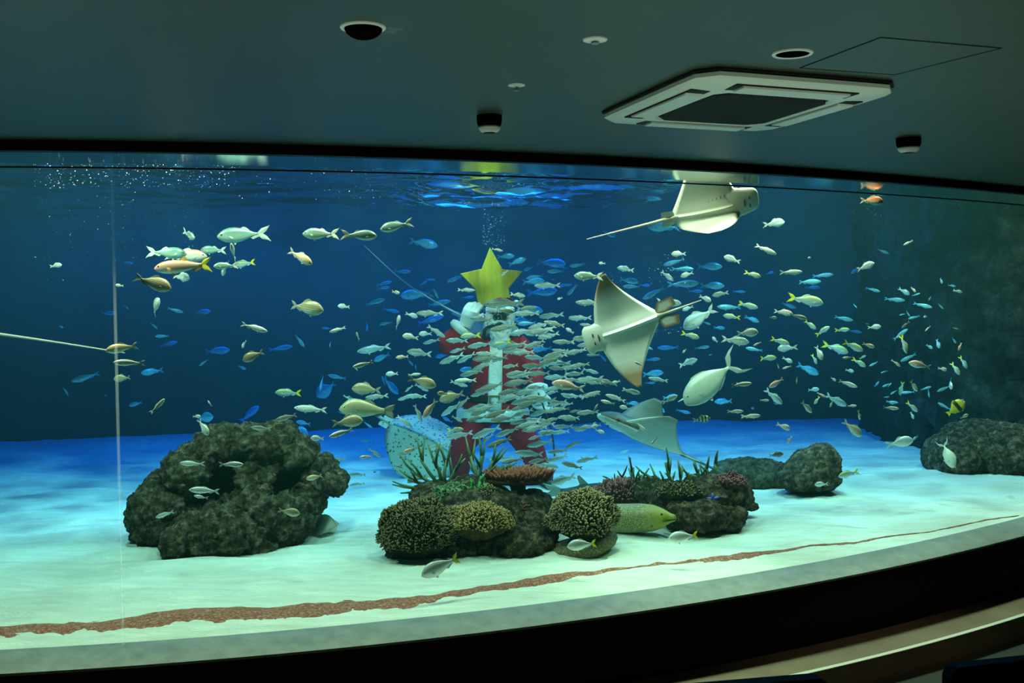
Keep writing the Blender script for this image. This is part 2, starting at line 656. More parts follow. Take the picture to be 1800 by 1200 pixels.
# ---------------------------------------------------------------- fish
def fish_mat(name, back, side, belly, metal=.25, rough=.38, stripes=None, tailc=None):
    """Back, flank and belly colours by height on the body; object space, nose at +X, up +Z, unit length."""
    m = mat(name, side, rough, metal, .5)
    tc = nd(m, 'ShaderNodeTexCoord')
    sp = nd(m, 'ShaderNodeSeparateXYZ')
    lk(m, tc.outputs['Object'], sp.inputs[0])
    nz = noise_tex(m, 30, 2, .5, vec=tc.outputs['Object'])
    ma = nd(m, 'ShaderNodeMath', operation='MULTIPLY_ADD')
    lk(m, nz.outputs['Fac'], ma.inputs[0])
    ma.inputs[1].default_value = .03
    lk(m, sp.outputs['Z'], ma.inputs[2])
    mr = nd(m, 'ShaderNodeMapRange')
    mr.inputs['From Min'].default_value = -.10
    mr.inputs['From Max'].default_value = .14
    lk(m, ma.outputs[0], mr.inputs['Value'])
    col = ramp(m, mr.outputs[0], [(.15, belly), (.45, side), (.72, back), (1, back)])
    if stripes == 'bars':
        wv = nd(m, 'ShaderNodeTexWave')
        wv.bands_direction = 'X'
        wv.inputs['Scale'].default_value = 1.75
        wv.inputs['Phase Offset'].default_value = 1.2
        lk(m, tc.outputs['Object'], wv.inputs['Vector'])
        st = ramp(m, wv.outputs['Fac'], [(.55, (0, 0, 0)), (.68, (1, 1, 1))])
        mxx = nd(m, 'ShaderNodeMix', data_type='RGBA')
        lk(m, st, mxx.inputs[0])
        lk(m, col, mxx.inputs[6])
        mxx.inputs[7].default_value = (.02, .03, .03, 1)
        col = mxx.outputs[2]
    elif stripes == 'lines':
        wv = nd(m, 'ShaderNodeTexWave')
        wv.bands_direction = 'Z'
        wv.inputs['Scale'].default_value = 5.5
        wv.inputs['Distortion'].default_value = .6
        lk(m, tc.outputs['Object'], wv.inputs['Vector'])
        st = ramp(m, wv.outputs['Fac'], [(.5, (0, 0, 0)), (.75, (.5, .5, .5))])
        mxx = nd(m, 'ShaderNodeMix', data_type='RGBA')
        lk(m, st, mxx.inputs[0])
        lk(m, col, mxx.inputs[6])
        mxx.inputs[7].default_value = (*[c * .45 for c in back], 1)
        col = mxx.outputs[2]
    elif stripes == 'band':
        st = ramp(m, sp.outputs['X'], [(.0, (0, 0, 0)), (.02, (1, 1, 1)), (.17, (1, 1, 1)), (.2, (0, 0, 0))])
        mxx = nd(m, 'ShaderNodeMix', data_type='RGBA')
        lk(m, st, mxx.inputs[0])
        lk(m, col, mxx.inputs[6])
        mxx.inputs[7].default_value = (.03, .02, .01, 1)
        col = mxx.outputs[2]
    lk(m, col, bsdf(m).inputs['Base Color'])
    return m


M_eye = mat('fish_eye', (.01, .01, .012), .15)
M_eyering = mat('fish_eye_ring', (.75, .7, .5), .3, .3)
FM = {
    'silver': fish_mat('silver_fish_skin', (.18, .22, .21), (.56, .60, .57), (.84, .87, .84)),
    'grey': fish_mat('grey_fish_skin', (.12, .13, .11), (.34, .36, .31), (.68, .70, .62), .2),
    'white': fish_mat('white_fish_skin', (.5, .55, .54), (.80, .83, .81), (.92, .93, .9), .15),
    'blue': fish_mat('blue_fish_skin', (.08, .42, .66), (.28, .70, .80), (.6, .85, .84), .2),
    'teal': fish_mat('teal_fish_skin', (.22, .5, .52), (.42, .72, .70), (.7, .85, .8), .2),
    'olive': fish_mat('olive_striped_skin', (.40, .34, .20), (.62, .56, .40), (.8, .78, .64), .15, .42, 'lines'),
    'cream': fish_mat('cream_fish_skin', (.75, .5, .28), (.85, .72, .45), (.88, .85, .72), .15),
    'orange': fish_mat('orange_goatfish_skin', (.85, .34, .20), (.92, .66, .52), (.92, .88, .8), .1),
    'pink': fish_mat('pink_fish_skin', (.62, .36, .30), (.80, .66, .60), (.88, .84, .8), .15),
    'mint': fish_mat('mint_fish_skin', (.20, .34, .30), (.42, .64, .55), (.68, .86, .76), .3, .35),
    'bream': fish_mat('pale_bream_skin', (.48, .44, .26), (.66, .64, .42), (.76, .75, .56), .12),
    'steel': fish_mat('steel_fish_skin', (.36, .42, .16), (.48, .58, .64), (.75, .82, .85), .2),
    'bars': fish_mat('barred_fish_skin', (.55, .62, .22), (.72, .8, .66), (.8, .85, .75), .1, .4, 'bars'),
    'scarlet': fish_mat('squirrelfish_skin', (.85, .25, .12), (.92, .6, .42), (.92, .8, .7), .1, .4, 'lines'),
    'pale': fish_mat('unicornfish_skin', (.74, .78, .62), (.80, .83, .68), (.84, .86, .72), .1),
    'yellow': fish_mat('yellow_fish_skin', (.72, .58, .04), (.75, .6, .05), (.7, .5, .05), .0, .5, 'band'),
    'dark': fish_mat('dark_fish_skin', (.06, .07, .06), (.12, .13, .12), (.2, .2, .18), .1),
}
M_fin = mat('pale_fin', (.6, .66, .62), .5)
M_finy = mat('yellow_fin', (.85, .75, .03), .5)
M_fino = mat('orange_fin', (.85, .5, .12), .5)
M_finb = mat('blue_fin', (.12, .38, .6), .5)
M_find = mat('grey_fin', (.3, .32, .27), .5)


def fin_sheet(bm, pts, th, mi):
    """A fin: an outline in the XZ plane given a real thickness, thinning towards its edge."""
    cx = sum(p[0] for p in pts) / len(pts)
    cz = sum(p[1] for p in pts) / len(pts)
    edge = [bm.verts.new((p[0], p[2] if len(p) > 2 else 0, p[1])) for p in pts]
    ym = sum(v.co.y for v in edge) / len(edge)
    a = bm.verts.new((cx, ym + th, cz))
    b = bm.verts.new((cx, ym - th, cz))
    n = len(edge)
    for i in range(n):
        for c, s in ((a, 1), (b, 0)):
            f = bm.faces.new((edge[i], edge[(i + 1) % n], c) if s else (edge[(i + 1) % n], edge[i], c))
            f.material_index = mi


def fish_mesh(name, prof, width, skin, fin, tail=None, tail_h=.2, tail_len=.2, fork=.55, dorsal=(.0, .07, -.3, .3), anal=(-.1, .05, -.32), pect=.1, bend=0., eye=.018, spiny=False, horn=False, filaments=False, mouth=.0):
    """prof: (s, top, bottom) from the nose (s=0) to the tail root (s=1), in body lengths; whole fish is 1 long."""
    bm = bmesh.new()
    L = 1 - tail_len
    seg = 12
    rings = []
    for s, tp, bt in prof:
        x = .5 - s * L
        zc, hz = (tp + bt) / 2, max((tp - bt) / 2, .004)
        hy = max(hz * width * (1.15 - .55 * s), .004)
        if s > .85:
            hy = max(.010, hy)
        rings.append([Vector((x, hy * math.sin(2 * PI * k / seg), zc + hz * math.cos(2 * PI * k / seg))) for k in range(seg)])
    loft(bm, rings, True, 0)
    for f in bm.faces:
        f.smooth = True

    def top_at(x):
        s = (.5 - x) / L
        for (s0, t0, b0), (s1, t1, b1) in zip(prof, prof[1:]):
            if s0 <= s <= s1:
                k = (s - s0) / max(s1 - s0, 1e-6)
                return t0 + (t1 - t0) * k, b0 + (b1 - b0) * k
        return prof[-1][1], prof[-1][2]
    # tail
    xr = .5 - L + .015
    tz = (prof[-1][1] + prof[-1][2]) / 2
    ph = (prof[-1][1] - prof[-1][2]) / 2 * .9
    xe = -.5
    xf = xr - tail_len * (1 - fork)
    fl = -.10 if filaments else 0
    up = [(xr, tz + ph), (xr - tail_len * .35, tz + tail_h * .34), (xe + .03, tz + tail_h * .46), (xe + fl, tz + tail_h * .54), (xe + .035, tz + tail_h * .36), (xf + (xe - xf) * .45, tz + tail_h * .16), (xf, tz)]
    pts = up + [(x, 2 * tz - z) for x, z in reversed(up[:-1])]
    fin_sheet_tail(bm, pts, .009, 2)
    # dorsal
    if dorsal:
        x1, h, x0, lean = dorsal
        n = 7
        base = [x1 + (x0 - x1) * i / (n - 1) for i in range(n)]
        outl = [(x, top_at(x)[0] - .012) for x in base]
        tops = []
        for i, x in enumerate(base):
            k = i / (n - 1)
            hh = h * (math.sin(min(1, .25 + k * 1.1) * PI) ** .7 if not spiny else (1.0 if i % 2 else .6) * (1 - .4 * k)) if 0 < i < n - 1 else 0
            tops.append((x - hh * lean, top_at(x)[0] + hh))
        fin_sheet(bm, outl + list(reversed(tops[1:-1])), .006, 1)
    if anal:
        x1, h, x0 = anal
        n = 5
        base = [x1 + (x0 - x1) * i / (n - 1) for i in range(n)]
        outl = [(x, top_at(x)[1] + .012) for x in base]
        tops = [(x - .25 * h, top_at(x)[1] - h * math.sin(PI * (.35 + .6 * i / (n - 1)))) for i, x in enumerate(base)]
        fin_sheet(bm, outl + list(reversed(tops[1:-1])), .006, 1)
    if pect:
        for sgn in (1, -1):
            xb = .5 - .27 * L
            t_, b_ = top_at(xb)
            zb = t_ + (b_ - t_) * .62
            yb = (t_ - b_) / 2 * width * .92
            pp = [(xb, zb + .018, sgn * yb), (xb - pect * .6, zb + .012, sgn * (yb + .016)), (xb - pect, zb - .02, sgn * (yb + .028)), (xb - pect * .55, zb - .035, sgn * (yb + .018))]
            fin_sheet(bm, pp, .004, 1)
        # pelvic fins
        xb = .5 - .36 * L
        t_, b_ = top_at(xb)
        for sgn in (1, -1):
            pp = [(xb, b_ + .012, sgn * .012), (xb - pect * .45, b_ - pect * .42, sgn * .03), (xb - pect * .75, b_ - pect * .1, sgn * .018)]
            fin_sheet(bm, pp, .004, 1)
    if eye:
        xb = .5 - .115 * L
        t_, b_ = top_at(xb)
        hz = (t_ - b_) / 2
        ze = (t_ + b_) / 2 + hz * .32
        s_ = .115
        yb = hz * width * (1.15 - .55 * s_) * .86
        for sgn in (1, -1):
            ball(bm, (xb, sgn * yb, ze), eye * 1.35, 1, (1, .35, 1), 4)
            ball(bm, (xb, sgn * (yb + eye * .3), ze), eye * .9, 1, (1, .5, 1), 3)
    if horn:
        t_, b_ = top_at(.47)
        tube(bm, [(.44, 0, .03), (.50, 0, .045), (.56, 0, .055)], [.02, .012, .004], 6)
    if bend:
        for v in bm.verts:
            k = min(0, v.co.x - .2)
            v.co.y += bend * k * k * 1.3
    me = bpy.data.meshes.new(name)
    bmesh.ops.recalc_face_normals(bm, faces=bm.faces)
    bm.to_mesh(me)
    bm.free()
    for mm in (FM[skin], fin, tail or fin, M_eye, M_eyering):
        me.materials.append(mm)
    return me


def fin_sheet_tail(bm, pts, th, mi):
    """The forked tail: quads from the middle line out to each lobe, with thickness."""
    n = len(pts)
    h = n // 2
    up, lo = pts[:h + 1], [pts[0]] + list(reversed(pts[h:]))
    up = pts[:7]
    lo = [pts[-1 - i] for i in range(6)] + [pts[6]]
    for s, lobe in ((1, up), (-1, lo)):
        e = [bm.verts.new((x, 0, z)) for x, z in lobe]
        root = bm.verts.new((lobe[0][0], 0, (up[0][1] + lo[0][1]) / 2))
        cx = sum(p[0] for p in lobe[:6]) / 6
        cz = sum(p[1] for p in lobe[:6]) / 6
        loop = [root] + e
        for y in (th, -th):
            c = bm.verts.new((cx, y, cz))
            for i in range(len(loop)):
                f = bm.faces.new((loop[i], loop[(i + 1) % len(loop)], c) if y > 0 else (loop[(i + 1) % len(loop)], loop[i], c))
                f.material_index = mi


def P(top, bot):
    """Nose-to-tail body outlines."""
    ss = [0, .03, .09, .18, .30, .44, .58, .72, .84, .93, 1]
    return list(zip(ss, top, bot))


SLIM = P([.004, .028, .055, .083, .103, .108, .097, .072, .044, .026, .021], [-.008, -.03, -.058, -.085, -.104, -.108, -.094, -.067, -.04, -.024, -.02])
MIDD = P([.004, .04, .082, .125, .152, .155, .135, .095, .054, .031, .026], [-.012, -.04, -.075, -.112, -.136, -.14, -.122, -.085, -.048, -.029, -.025])
DEEP = P([.0, .05, .105, .165, .20, .202, .175, .125, .068, .037, .03], [-.015, -.05, -.095, -.14, -.172, -.178, -.158, -.11, -.06, -.035, -.03])
LONG = P([.0, .03, .062, .09, .105, .105, .095, .075, .05, .034, .03], [-.02, -.04, -.066, -.09, -.102, -.1, -.088, -.068, -.046, -.032, -.028])
BREAM = P([-.02, .03, .085, .15, .185, .178, .15, .11, .072, .052, .05], [-.045, -.07, -.10, -.135, -.15, -.148, -.13, -.096, -.062, -.048, -.046])
DISC = P([.0, .06, .14, .23, .29, .30, .27, .20, .11, .055, .045], [-.02, -.07, -.13, -.21, -.27, -.29, -.27, -.2, -.10, -.05, -.045])
UNI = P([-.02, .05, .11, .155, .19, .195, .18, .135, .075, .032, .022], [-.05, -.085, -.125, -.165, -.195, -.20, -.18, -.13, -.07, -.03, -.02])
# kind -> (name, [meshes with different bends], real length in metres, (colour words, form words), category)
KIND = {}


def kind(code, name, words, bends=(0,), **kw):
    KIND[code] = (name, [fish_mesh('%s_mesh' % name, bend=b, **kw) for b in bends], words)


B3 = (0, .28, -.28)
kind('s', 'silver_fusilier', 'slim silver fusilier', B3, prof=SLIM, width=.62, skin='silver', fin=M_fin, tail_h=.2, tail_len=.17, dorsal=(.12, .03, -.26, .4))
kind('e', 'grey_fusilier', 'slim grey fusilier', B3, prof=SLIM, width=.62, skin='grey', fin=M_find, tail_h=.2, tail_len=.17, dorsal=(.12, .03, -.26, .4))
kind('w', 'white_fusilier', 'slim whitish fusilier', B3, prof=SLIM, width=.62, skin='white', fin=M_fin, tail_h=.2, tail_len=.17, dorsal=(.12, .03, -.26, .4))
kind('t', 'teal_fusilier', 'slender teal fusilier', B3, prof=SLIM, width=.6, skin='teal', fin=M_finb, tail_h=.18, tail_len=.17, dorsal=None)
kind('b', 'blue_fusilier', 'bright blue fusilier', B3, prof=MIDD, width=.58, skin='blue', fin=M_finb, tail_h=.26, tail_len=.18, dorsal=(.1, .03, -.28, .4))
kind('d', 'silver_bream', 'deep bodied silver bream', B3, prof=MIDD, width=.55, skin='silver', fin=M_fin, tail_h=.27, tail_len=.19, dorsal=(.14, .045, -.26, .4))
kind('f', 'pale_bream', 'rounded pale bream', (0, .25), prof=DEEP, width=.5, skin='white', fin=M_fin, tail_h=.28, tail_len=.2, dorsal=(.14, .05, -.26, .4))
kind('m', 'silver_flagtail', 'big silvery green flagtail', (0, .2), prof=MIDD, width=.55, skin='mint', fin=M_fin, tail_h=.3, tail_len=.23, dorsal=(.06, .035, -.2, .6), eye=.022)
kind('y', 'yellowtail_fusilier', 'yellow tailed fusilier', B3, prof=MIDD, width=.56, skin='steel', fin=M_fin, tail=M_finy, tail_h=.28, tail_len=.2, dorsal=(.14, .04, -.27, .4))
kind('g', 'striped_grunt', 'olive striped grunt', (0, .25, -.25), prof=DEEP, width=.52, skin='olive', fin=M_find, tail_h=.26, tail_len=.19, dorsal=(.16, .06, -.27, .3))
kind('k', 'cream_grunt', 'cream coloured grunt', (0, .25), prof=MIDD, width=.55, skin='cream', fin=M_fin, tail_h=.26, tail_len=.18, dorsal=(.14, .05, -.26, .4))
kind('o', 'orange_goatfish', 'orange backed goatfish', (0, .15), prof=LONG, width=.66, skin='orange', fin=M_fino, tail=M_finy, tail_h=.24, tail_len=.2, dorsal=(.08, .06, -.1, .8), eye=.016)
kind('p', 'pink_snapper', 'pinkish snapper', B3, prof=MIDD, width=.56, skin='pink', fin=M_fin, tail_h=.24, tail_len=.18, dorsal=(.14, .045, -.26, .4))
kind('G', 'pale_sweetlips', 'big pale olive sweetlips', prof=BREAM, width=.58, skin='bream', fin=M_find, tail_h=.29, tail_len=.20, fork=.25, dorsal=(.1, .05, -.27, .3), eye=.016, pect=.15)
kind('q', 'red_squirrelfish', 'orange red squirrelfish', prof=DEEP, width=.5, skin='scarlet', fin=M_fin, tail_h=.28, tail_len=.2, dorsal=(.18, .09, -.24, .2), spiny=True, eye=.03)
kind('Z', 'barred_sergeant', 'black barred sergeant fish', prof=DEEP, width=.45, skin='bars', fin=M_fin, tail_h=.3, tail_len=.2, dorsal=(.16, .07, -.26, .3))
kind('U', 'pale_unicornfish', 'large pale unicornfish', (0, .2), prof=UNI, width=.46, skin='pale', fin=M_fin, tail_h=.42, tail_len=.17, fork=.75, dorsal=(.3, .025, -.26, .2), anal=(.05, .025, -.26), horn=True, filaments=True, eye=.014, pect=.1)
kind('Y', 'yellow_butterflyfish', 'yellow butterflyfish with a dark band', prof=DISC, width=.3, skin='yellow', fin=M_finy, tail_h=.26, tail_len=.16, fork=.2, dorsal=(.2, .06, -.28, .2))
kind('W', 'white_emperor', 'white emperor fish with a yellow tail', (0, .15), prof=DEEP, width=.5, skin='white', fin=M_fin, tail=M_finy, tail_h=.3, tail_len=.17, fork=.5, dorsal=(.16, .04, -.26, .4))
kind('K', 'dark_damselfish', 'small dark damselfish', prof=DEEP, width=.5, skin='dark', fin=M_find, tail_h=.26, tail_len=.2, dorsal=(.16, .05, -.26, .4))
KIND['B'] = (KIND['b'][0], [fish_mesh('blue_disc_mesh', DISC, .3, 'blue', M_finb, tail_h=.25, tail_len=.15, dorsal=(.2, .04, -.28, .2))], 'round blue surgeonfish')
KIND['B'] = ('blue_surgeonfish',) + KIND['B'][1:]
# Where each fish swims: kind, nose, tail (in each patch's own units), then optional yaw in degrees.
PATCH = {
    'A': (100, 350, 3.428), 'B': (500, 350, 4.285), 'C': (700, 420, 5.453), 'D': (700, 620, 5.0), 'E': (980, 430, 4.444),
    'F': (1000, 300, 4.5), 'G': (1300, 320, 4.0), 'H': (1300, 560, 4.0), 'I': (200, 700, 4.0), 'J': (640, 780, 5.0),
    'K': (900, 800, 3.913), 'L': (480, 600, 4.5), 'M': (1020, 680, 5.294), 'N': (0, 0, 1.0), 'O': (1500, 420, 5.455), 'P': (1560, 640, 5.455)}
CAT = {
'A': '''m 975 228 1278 200;m 843 240 745 185 40;m 1478 208 1712 212;k 1543 392 1390 305 20;m 775 330 540 315;p 905 345 650 335;m 865 305 1030 308;
m 1065 270 1062 372 50;o 578 415 960 393;f 810 478 690 458 30;m 948 405 1090 398;y 1055 400 1200 378;f 1010 460 1008 375 50;g 686 540 475 470;f 632 598 550 700 35;
t 465 388 372 382;f 360 518 392 522 50;t 760 682 665 655;b 925 675 825 684;b 352 688 270 685;b 432 660 400 638;b 40 775 5 760;t 608 782 565 745;t 590 826 682 823;
t 725 858 615 890;k 298 912 487 880;w 345 982 527 988;g 340 1085 452 1070;t 88 1097 252 1050;b 510 1048 640 1028;b 1040 908 885 920;t 855 1005 908 965;g 1115 972 1252 915;
b 1140 1025 1088 1002;f 1122 895 1128 850 45;w 1268 797 1110 750;g 1612 670 1388 637;t 1420 885 1278 908;t 1495 890 1430 812 20;t 1648 892 1642 852 40;
y 1318 1162 1472 1172;t 1592 1155 1598 1060 40;B 1562 1190 1680 1105;t 70 1182 38 1130;b 302 1188 275 1172;f 32 395 -45 405''',
'B': '''m 693 275 425 268;m 725 230 968 170;b 1155 354 930 308;t 952 545 828 546;t 808 620 690 652;t 792 660 690 678;t 1075 612 1022 652;t 1138 610 1062 602;
y 872 708 798 692 30;b 870 728 1120 705;t 1160 748 1118 665;t 757 752 600 798;t 868 852 742 825;f 405 803 490 812 30;t 1250 765 1070 802;s 1000 858 1185 862;
f 1003 888 912 858;t 1200 878 990 938;t 1152 905 1040 932;f 872 875 835 978 40;t 715 945 818 922;t 625 992 625 915 50;y 545 1000 560 1062 40;t 278 970 365 975;
w 340 1000 462 965;s 560 1145 790 1108;f 890 1027 1010 1045;f 1012 1015 1112 1012;s 1205 1035 1080 955;s 1050 1085 1165 1055;d 925 1145 1110 1172;
t 1225 625 1340 568;s 1430 686 1305 680;t 1430 735 1335 742;s 1225 1062 1378 1066;y 1325 1035 1482 1022''',
'C': '''s 1000 115 900 92;b 1115 162 945 172;b 1225 188 1050 245;b 1200 302 1300 268;b 1608 238 1320 220;t 1530 248 1620 288;t 1428 312 1605 306;t 1225 377 1395 348;
t 1468 388 1502 390 40;b 1405 402 1180 412;s 1315 448 1550 442;t 1665 438 1555 448;b 1525 492 1220 522;d 1218 550 1070 525;f 1525 580 1570 562 40;t 1630 540 1715 430;
t 1645 258 1745 240;s 975 355 1055 300;t 470 412 640 345;e 835 625 1200 608;m 1115 700 925 670;e 1320 655 1140 668;b 1390 690 1120 662;s 1110 718 1345 708;
s 1360 745 1580 722;b 1110 775 1290 785;t 1140 815 1332 800;s 1405 792 1600 832;s 1640 750 1760 748;s 1300 922 1130 862;s 1240 895 1475 868;t 1610 852 1685 898;
s 1465 945 1315 918;s 1490 985 1682 987;y 595 938 792 918;s 675 1032 890 998;y 900 1030 1092 982;s 1005 1060 1228 995;s 1230 1032 1400 972;
t 1250 1070 1482 1042;s 1100 1092 1300 1080;s 1220 1128 1420 1140;s 1480 1060 1622 1082;s 1425 1132 1620 1108;s 1620 1085 1760 1060;b 1320 1180 1425 1178;
e 890 868 1135 828;s 500 1085 642 1045;s 405 1188 622 1105;s 572 1182 735 1095;e 720 1150 938 1108;e 810 1172 1050 1135;b 358 1132 480 1108''',
'D': '''b 540 152 705 138;t 690 128 872 98;s 920 125 1052 108;b 1205 82 1308 85;s 1098 115 1302 124;s 955 192 1132 162;s 960 208 1122 198;e 1140 182 1335 178;
s 1310 88 1512 88;s 1330 132 1482 140;s 1440 127 1602 132;s 1602 185 1465 178;s 1290 218 1482 208;s 1450 242 1602 235;e 940 278 1182 240;e 1140 305 1282 298;
e 920 342 1125 322;p 1350 262 1645 320;w 495 245 688 240;s 605 292 462 250;e 720 320 915 268;s 642 378 792 338;s 905 392 1105 385;e 1000 445 1212 388;
s 1300 362 1402 335;e 1340 428 1442 432;s 1430 462 1535 442;s 1450 375 1605 382;e 1360 490 1502 492;e 1510 520 1605 500;s 385 548 545 438;e 510 492 618 392;
s 620 505 845 445;e 605 592 770 555;e 770 562 985 495;e 640 548 800 500;e 1000 500 1142 458;e 1020 552 1182 498;b 1160 558 1302 498;s 1125 580 1262 600;
s 1290 602 1422 568;s 1420 562 1592 572;e 1450 582 1562 590;e 1095 685 1302 622;s 1370 650 1532 645;e 1520 660 1605 650;e 1260 718 1362 688;s 1355 700 1502 688;
s 1150 758 1262 722;e 1140 818 1352 778;e 1320 872 1485 855;e 1480 832 1605 768;e 1030 872 1282 900;e 1150 962 1312 928;s 1400 1002 1180 982;s 1310 952 1485 900;
s 910 962 1092 928;s 660 745 895 642;e 860 728 1055 665;s 745 788 832 712;e 790 825 990 742;t 790 942 902 898;d 1345 1155 1565 1072;y 575 672 428 682;s 425 742 648 700;
t 220 700 402 700;s 278 832 455 798;s 560 605 475 555;g 345 352 435 362 30;g 360 422 592 345;g 335 292 90 218;w 200 185 82 195;t 155 100 150 172 40;t 132 112 88 68;
s 262 332 148 278;s 0 412 122 378;s 60 342 122 288;s 72 378 245 382;p 222 572 342 405;s 205 602 148 455;s 298 582 258 540;s 118 652 -5 558;t 105 628 110 538 20;
p 40 882 155 828;e 85 1135 242 1082''',
'E': '''m 130 242 360 250;t 98 170 218 148;f 320 145 372 145 30;d 465 180 608 200;f 890 72 1005 72;t 828 160 992 112;t 1060 190 890 188;f 960 250 1062 215;
b 1282 172 1088 168;d 905 282 805 205;t 1110 300 848 312;b 1300 322 1110 318;b 635 292 478 268;t 510 325 650 327;b 725 318 645 316;t 10 322 112 305;t 75 392 158 310;
s 150 450 345 455;t 1138 362 1018 364;d 1210 397 1338 372;t 1465 368 1368 364;f 1195 442 1110 398 30;t 1245 485 1440 488;y 1550 492 1415 455;d 965 460 772 442;
t 660 425 842 330;f 975 512 1062 480;f 985 655 1232 490;b 1575 602 1460 560;y 1295 552 1428 572;t 1200 622 1130 600;b 1310 652 1215 645;y 1110 730 970 688;
f 1205 722 1255 762 30;d 1495 762 1280 735;f 1570 682 1395 695;w 1530 788 1598 758;t 1470 805 1605 828;t 1190 795 1072 808;t 780 805 955 802;t 745 817 668 790;
f 975 845 1008 815 30;d 1095 895 935 945;t 805 890 680 900;w 602 912 668 950;b 830 998 655 1012;s 718 1042 858 1062;t 765 1078 680 1080;w 1515 1083 1350 1097;
s 640 1162 508 1130;s 380 1175 492 1198;b 938 1178 820 1198;f 1300 92 1428 135;y 1588 252 1462 212;t 1180 862 1212 855;s 95 575 262 570;s 180 622 288 632;
f 65 652 128 692;d 120 732 272 740;s -5 757 122 762;s 80 852 222 818;s -5 842 85 820;e 230 860 322 860;t 382 912 325 850;e 0 922 102 935;s 100 952 242 928;s 315 1002 200 970;
s 70 1012 202 1000;s 140 1062 352 1045;w 345 1060 392 1115;s 240 1077 342 1082;s 30 1165 142 1190;s 200 1177 325 1158;f 420 1088 492 1060''',
'F': '''b 622 440 880 452;b 368 522 250 468;f 1710 402 1540 430;w 1640 662 1478 585''',
'G': '''q 1010 136 848 128;t 1052 502 965 470;w 1155 442 1217 410;f 478 535 508 528 40;w 442 630 280 636;t 660 648 515 660;t 575 698 400 702;t 570 738 455 742;
y 588 852 345 805;f 945 568 825 618;b 785 642 850 598;t 985 770 888 742;f 1195 792 1120 745;t 1160 832 1018 818;t 1352 882 1225 850;t 1437 892 1385 848;
p 375 925 238 905;w 477 960 352 928;t 400 886 285 845;f 262 955 208 950;t 138 982 35 942;y 540 1032 448 972;y 632 1015 535 1078;y 772 1035 672 1042;
t 860 1056 762 1040;t 800 972 662 944;f 992 1015 902 1022;b 242 630 185 648;y 128 885 -2 850;t 825 885 800 855''',
'H': '''f 265 212 405 198;y 350 180 218 138;y 768 240 588 175;y 868 226 722 158;p 952 202 862 172;y 890 338 795 280;w 725 275 798 272;f 572 288 545 190 30;
y 545 322 512 250;y 262 275 132 278;f 370 308 302 272;w 302 352 362 330;w 278 352 265 312;b 560 392 398 318;w 85 452 -22 460;p 205 482 318 420;w 400 458 405 408;
f 805 372 742 358;w 825 480 695 432;f 678 438 640 412;d 298 600 182 495;t 270 602 235 592;w 210 574 140 572;w 148 680 12 688;d 512 662 425 575;
f 560 495 480 502;w 607 552 545 518;y 522 600 568 545;y 635 622 655 575;d 748 612 608 535;w 827 612 748 612;y 850 712 832 640;g 860 828 732 718;f 1215 848 1032 895;
f 358 778 262 738;K 308 950 205 962;p 333 875 370 822;y 690 1108 845 1072;f 530 1168 622 1158;w 1118 632 1008 622;t 1117 590 1028 580;y 1178 245 1140 115;
t 1182 72 1075 148;t 1130 300 1245 245;w 1135 338 1070 288;p 1190 308 1355 345;f 1462 362 1395 345;y 1545 395 1492 308;y 1255 512 1188 428;y 1128 540 1148 440;
t 1140 522 1228 512;t 1335 555 1325 490;t 1350 478 1270 500;y 1252 655 1178 585;f 1225 705 1205 655;b 978 440 950 480;t 990 382 1038 365;t 910 332 982 302;
t 1000 478 1075 452;y 1600 352 1552 262;t 1392 512 1482 470;f 1350 210 1318 182 40;f 1400 208 1388 140 20;p 1540 225 1560 168;y 890 258 842 282;
t 1055 548 1015 552;Y 1580 578 1462 675;U 1492 1040 1440 868 25;t 1395 590 1485 640''',
'I': '''w 460 455 635 463;w 915 460 732 466;w 530 640 752 650;w 560 685 662 700;w 290 838 428 792;g 1308 812 1152 785;k 1350 570 1472 538;s 968 205 1105 214;
t 195 288 268 322;B 700 128 580 142;f 668 258 590 145;f 612 125 552 128;b 1020 52 895 165;w 660 15 690 55;b 108 52 205 25;w 357 2 262 105''',
'N': '''U 1202 707 1297 633''',
'J': '''W 505 1150 838 1005 15''',
'K': '''W 378 630 582 598;W 1072 575 1285 548;t 105 382 8 362;e 98 338 215 350''',
'L': '''t 432 265 578 295;w 168 522 428 545;e 20 622 190 578;w 630 202 792 162;w 672 232 642 205;b 795 155 932 95;p 970 128 1070 118;t 1110 192 1065 140;
f 890 260 992 252;b 990 418 868 275;t 862 272 885 352;g 620 372 868 385;s 735 445 902 428;G 527 520 968 560;s 620 462 560 428;t 560 572 508 552;g 712 622 462 650;
w 445 752 638 692;f 295 765 412 766;B 280 745 112 690;t 785 685 718 635;t 690 788 802 786;e 850 912 758 848;w 680 918 802 905;e 450 942 572 928;e 600 1052 732 1055;
e 610 1137 722 1122;t 820 1152 718 1138;t 960 1130 1022 1130;t 880 1112 942 1142;d 1025 1002 955 980;e 1075 1102 1212 1068;e 1085 1062 1172 1060;e 1015 888 1142 842;
t 915 1045 970 1022;K 792 1032 822 1032;b 1340 600 1420 640;b 180 635 300 655''',
'M': '''w 240 70 422 132;w 190 125 325 160;s 550 52 398 18;f 365 182 470 205;b 540 150 418 150;s 180 45 10 100;d 905 80 765 150;b 1245 135 1432 132;b 785 240 742 172;
t 1025 242 888 212;Z 1210 290 1042 312;w 1520 225 1362 228;w 1675 266 1498 278;w 1760 125 1668 120;B 1618 200 1582 192;w 165 160 120 232;t 150 665 -5 658;t 360 618 472 582;
f 105 372 190 355 30;f 225 430 135 395;w 612 415 520 325;w 660 535 712 462;e 65 385 -20 385''',
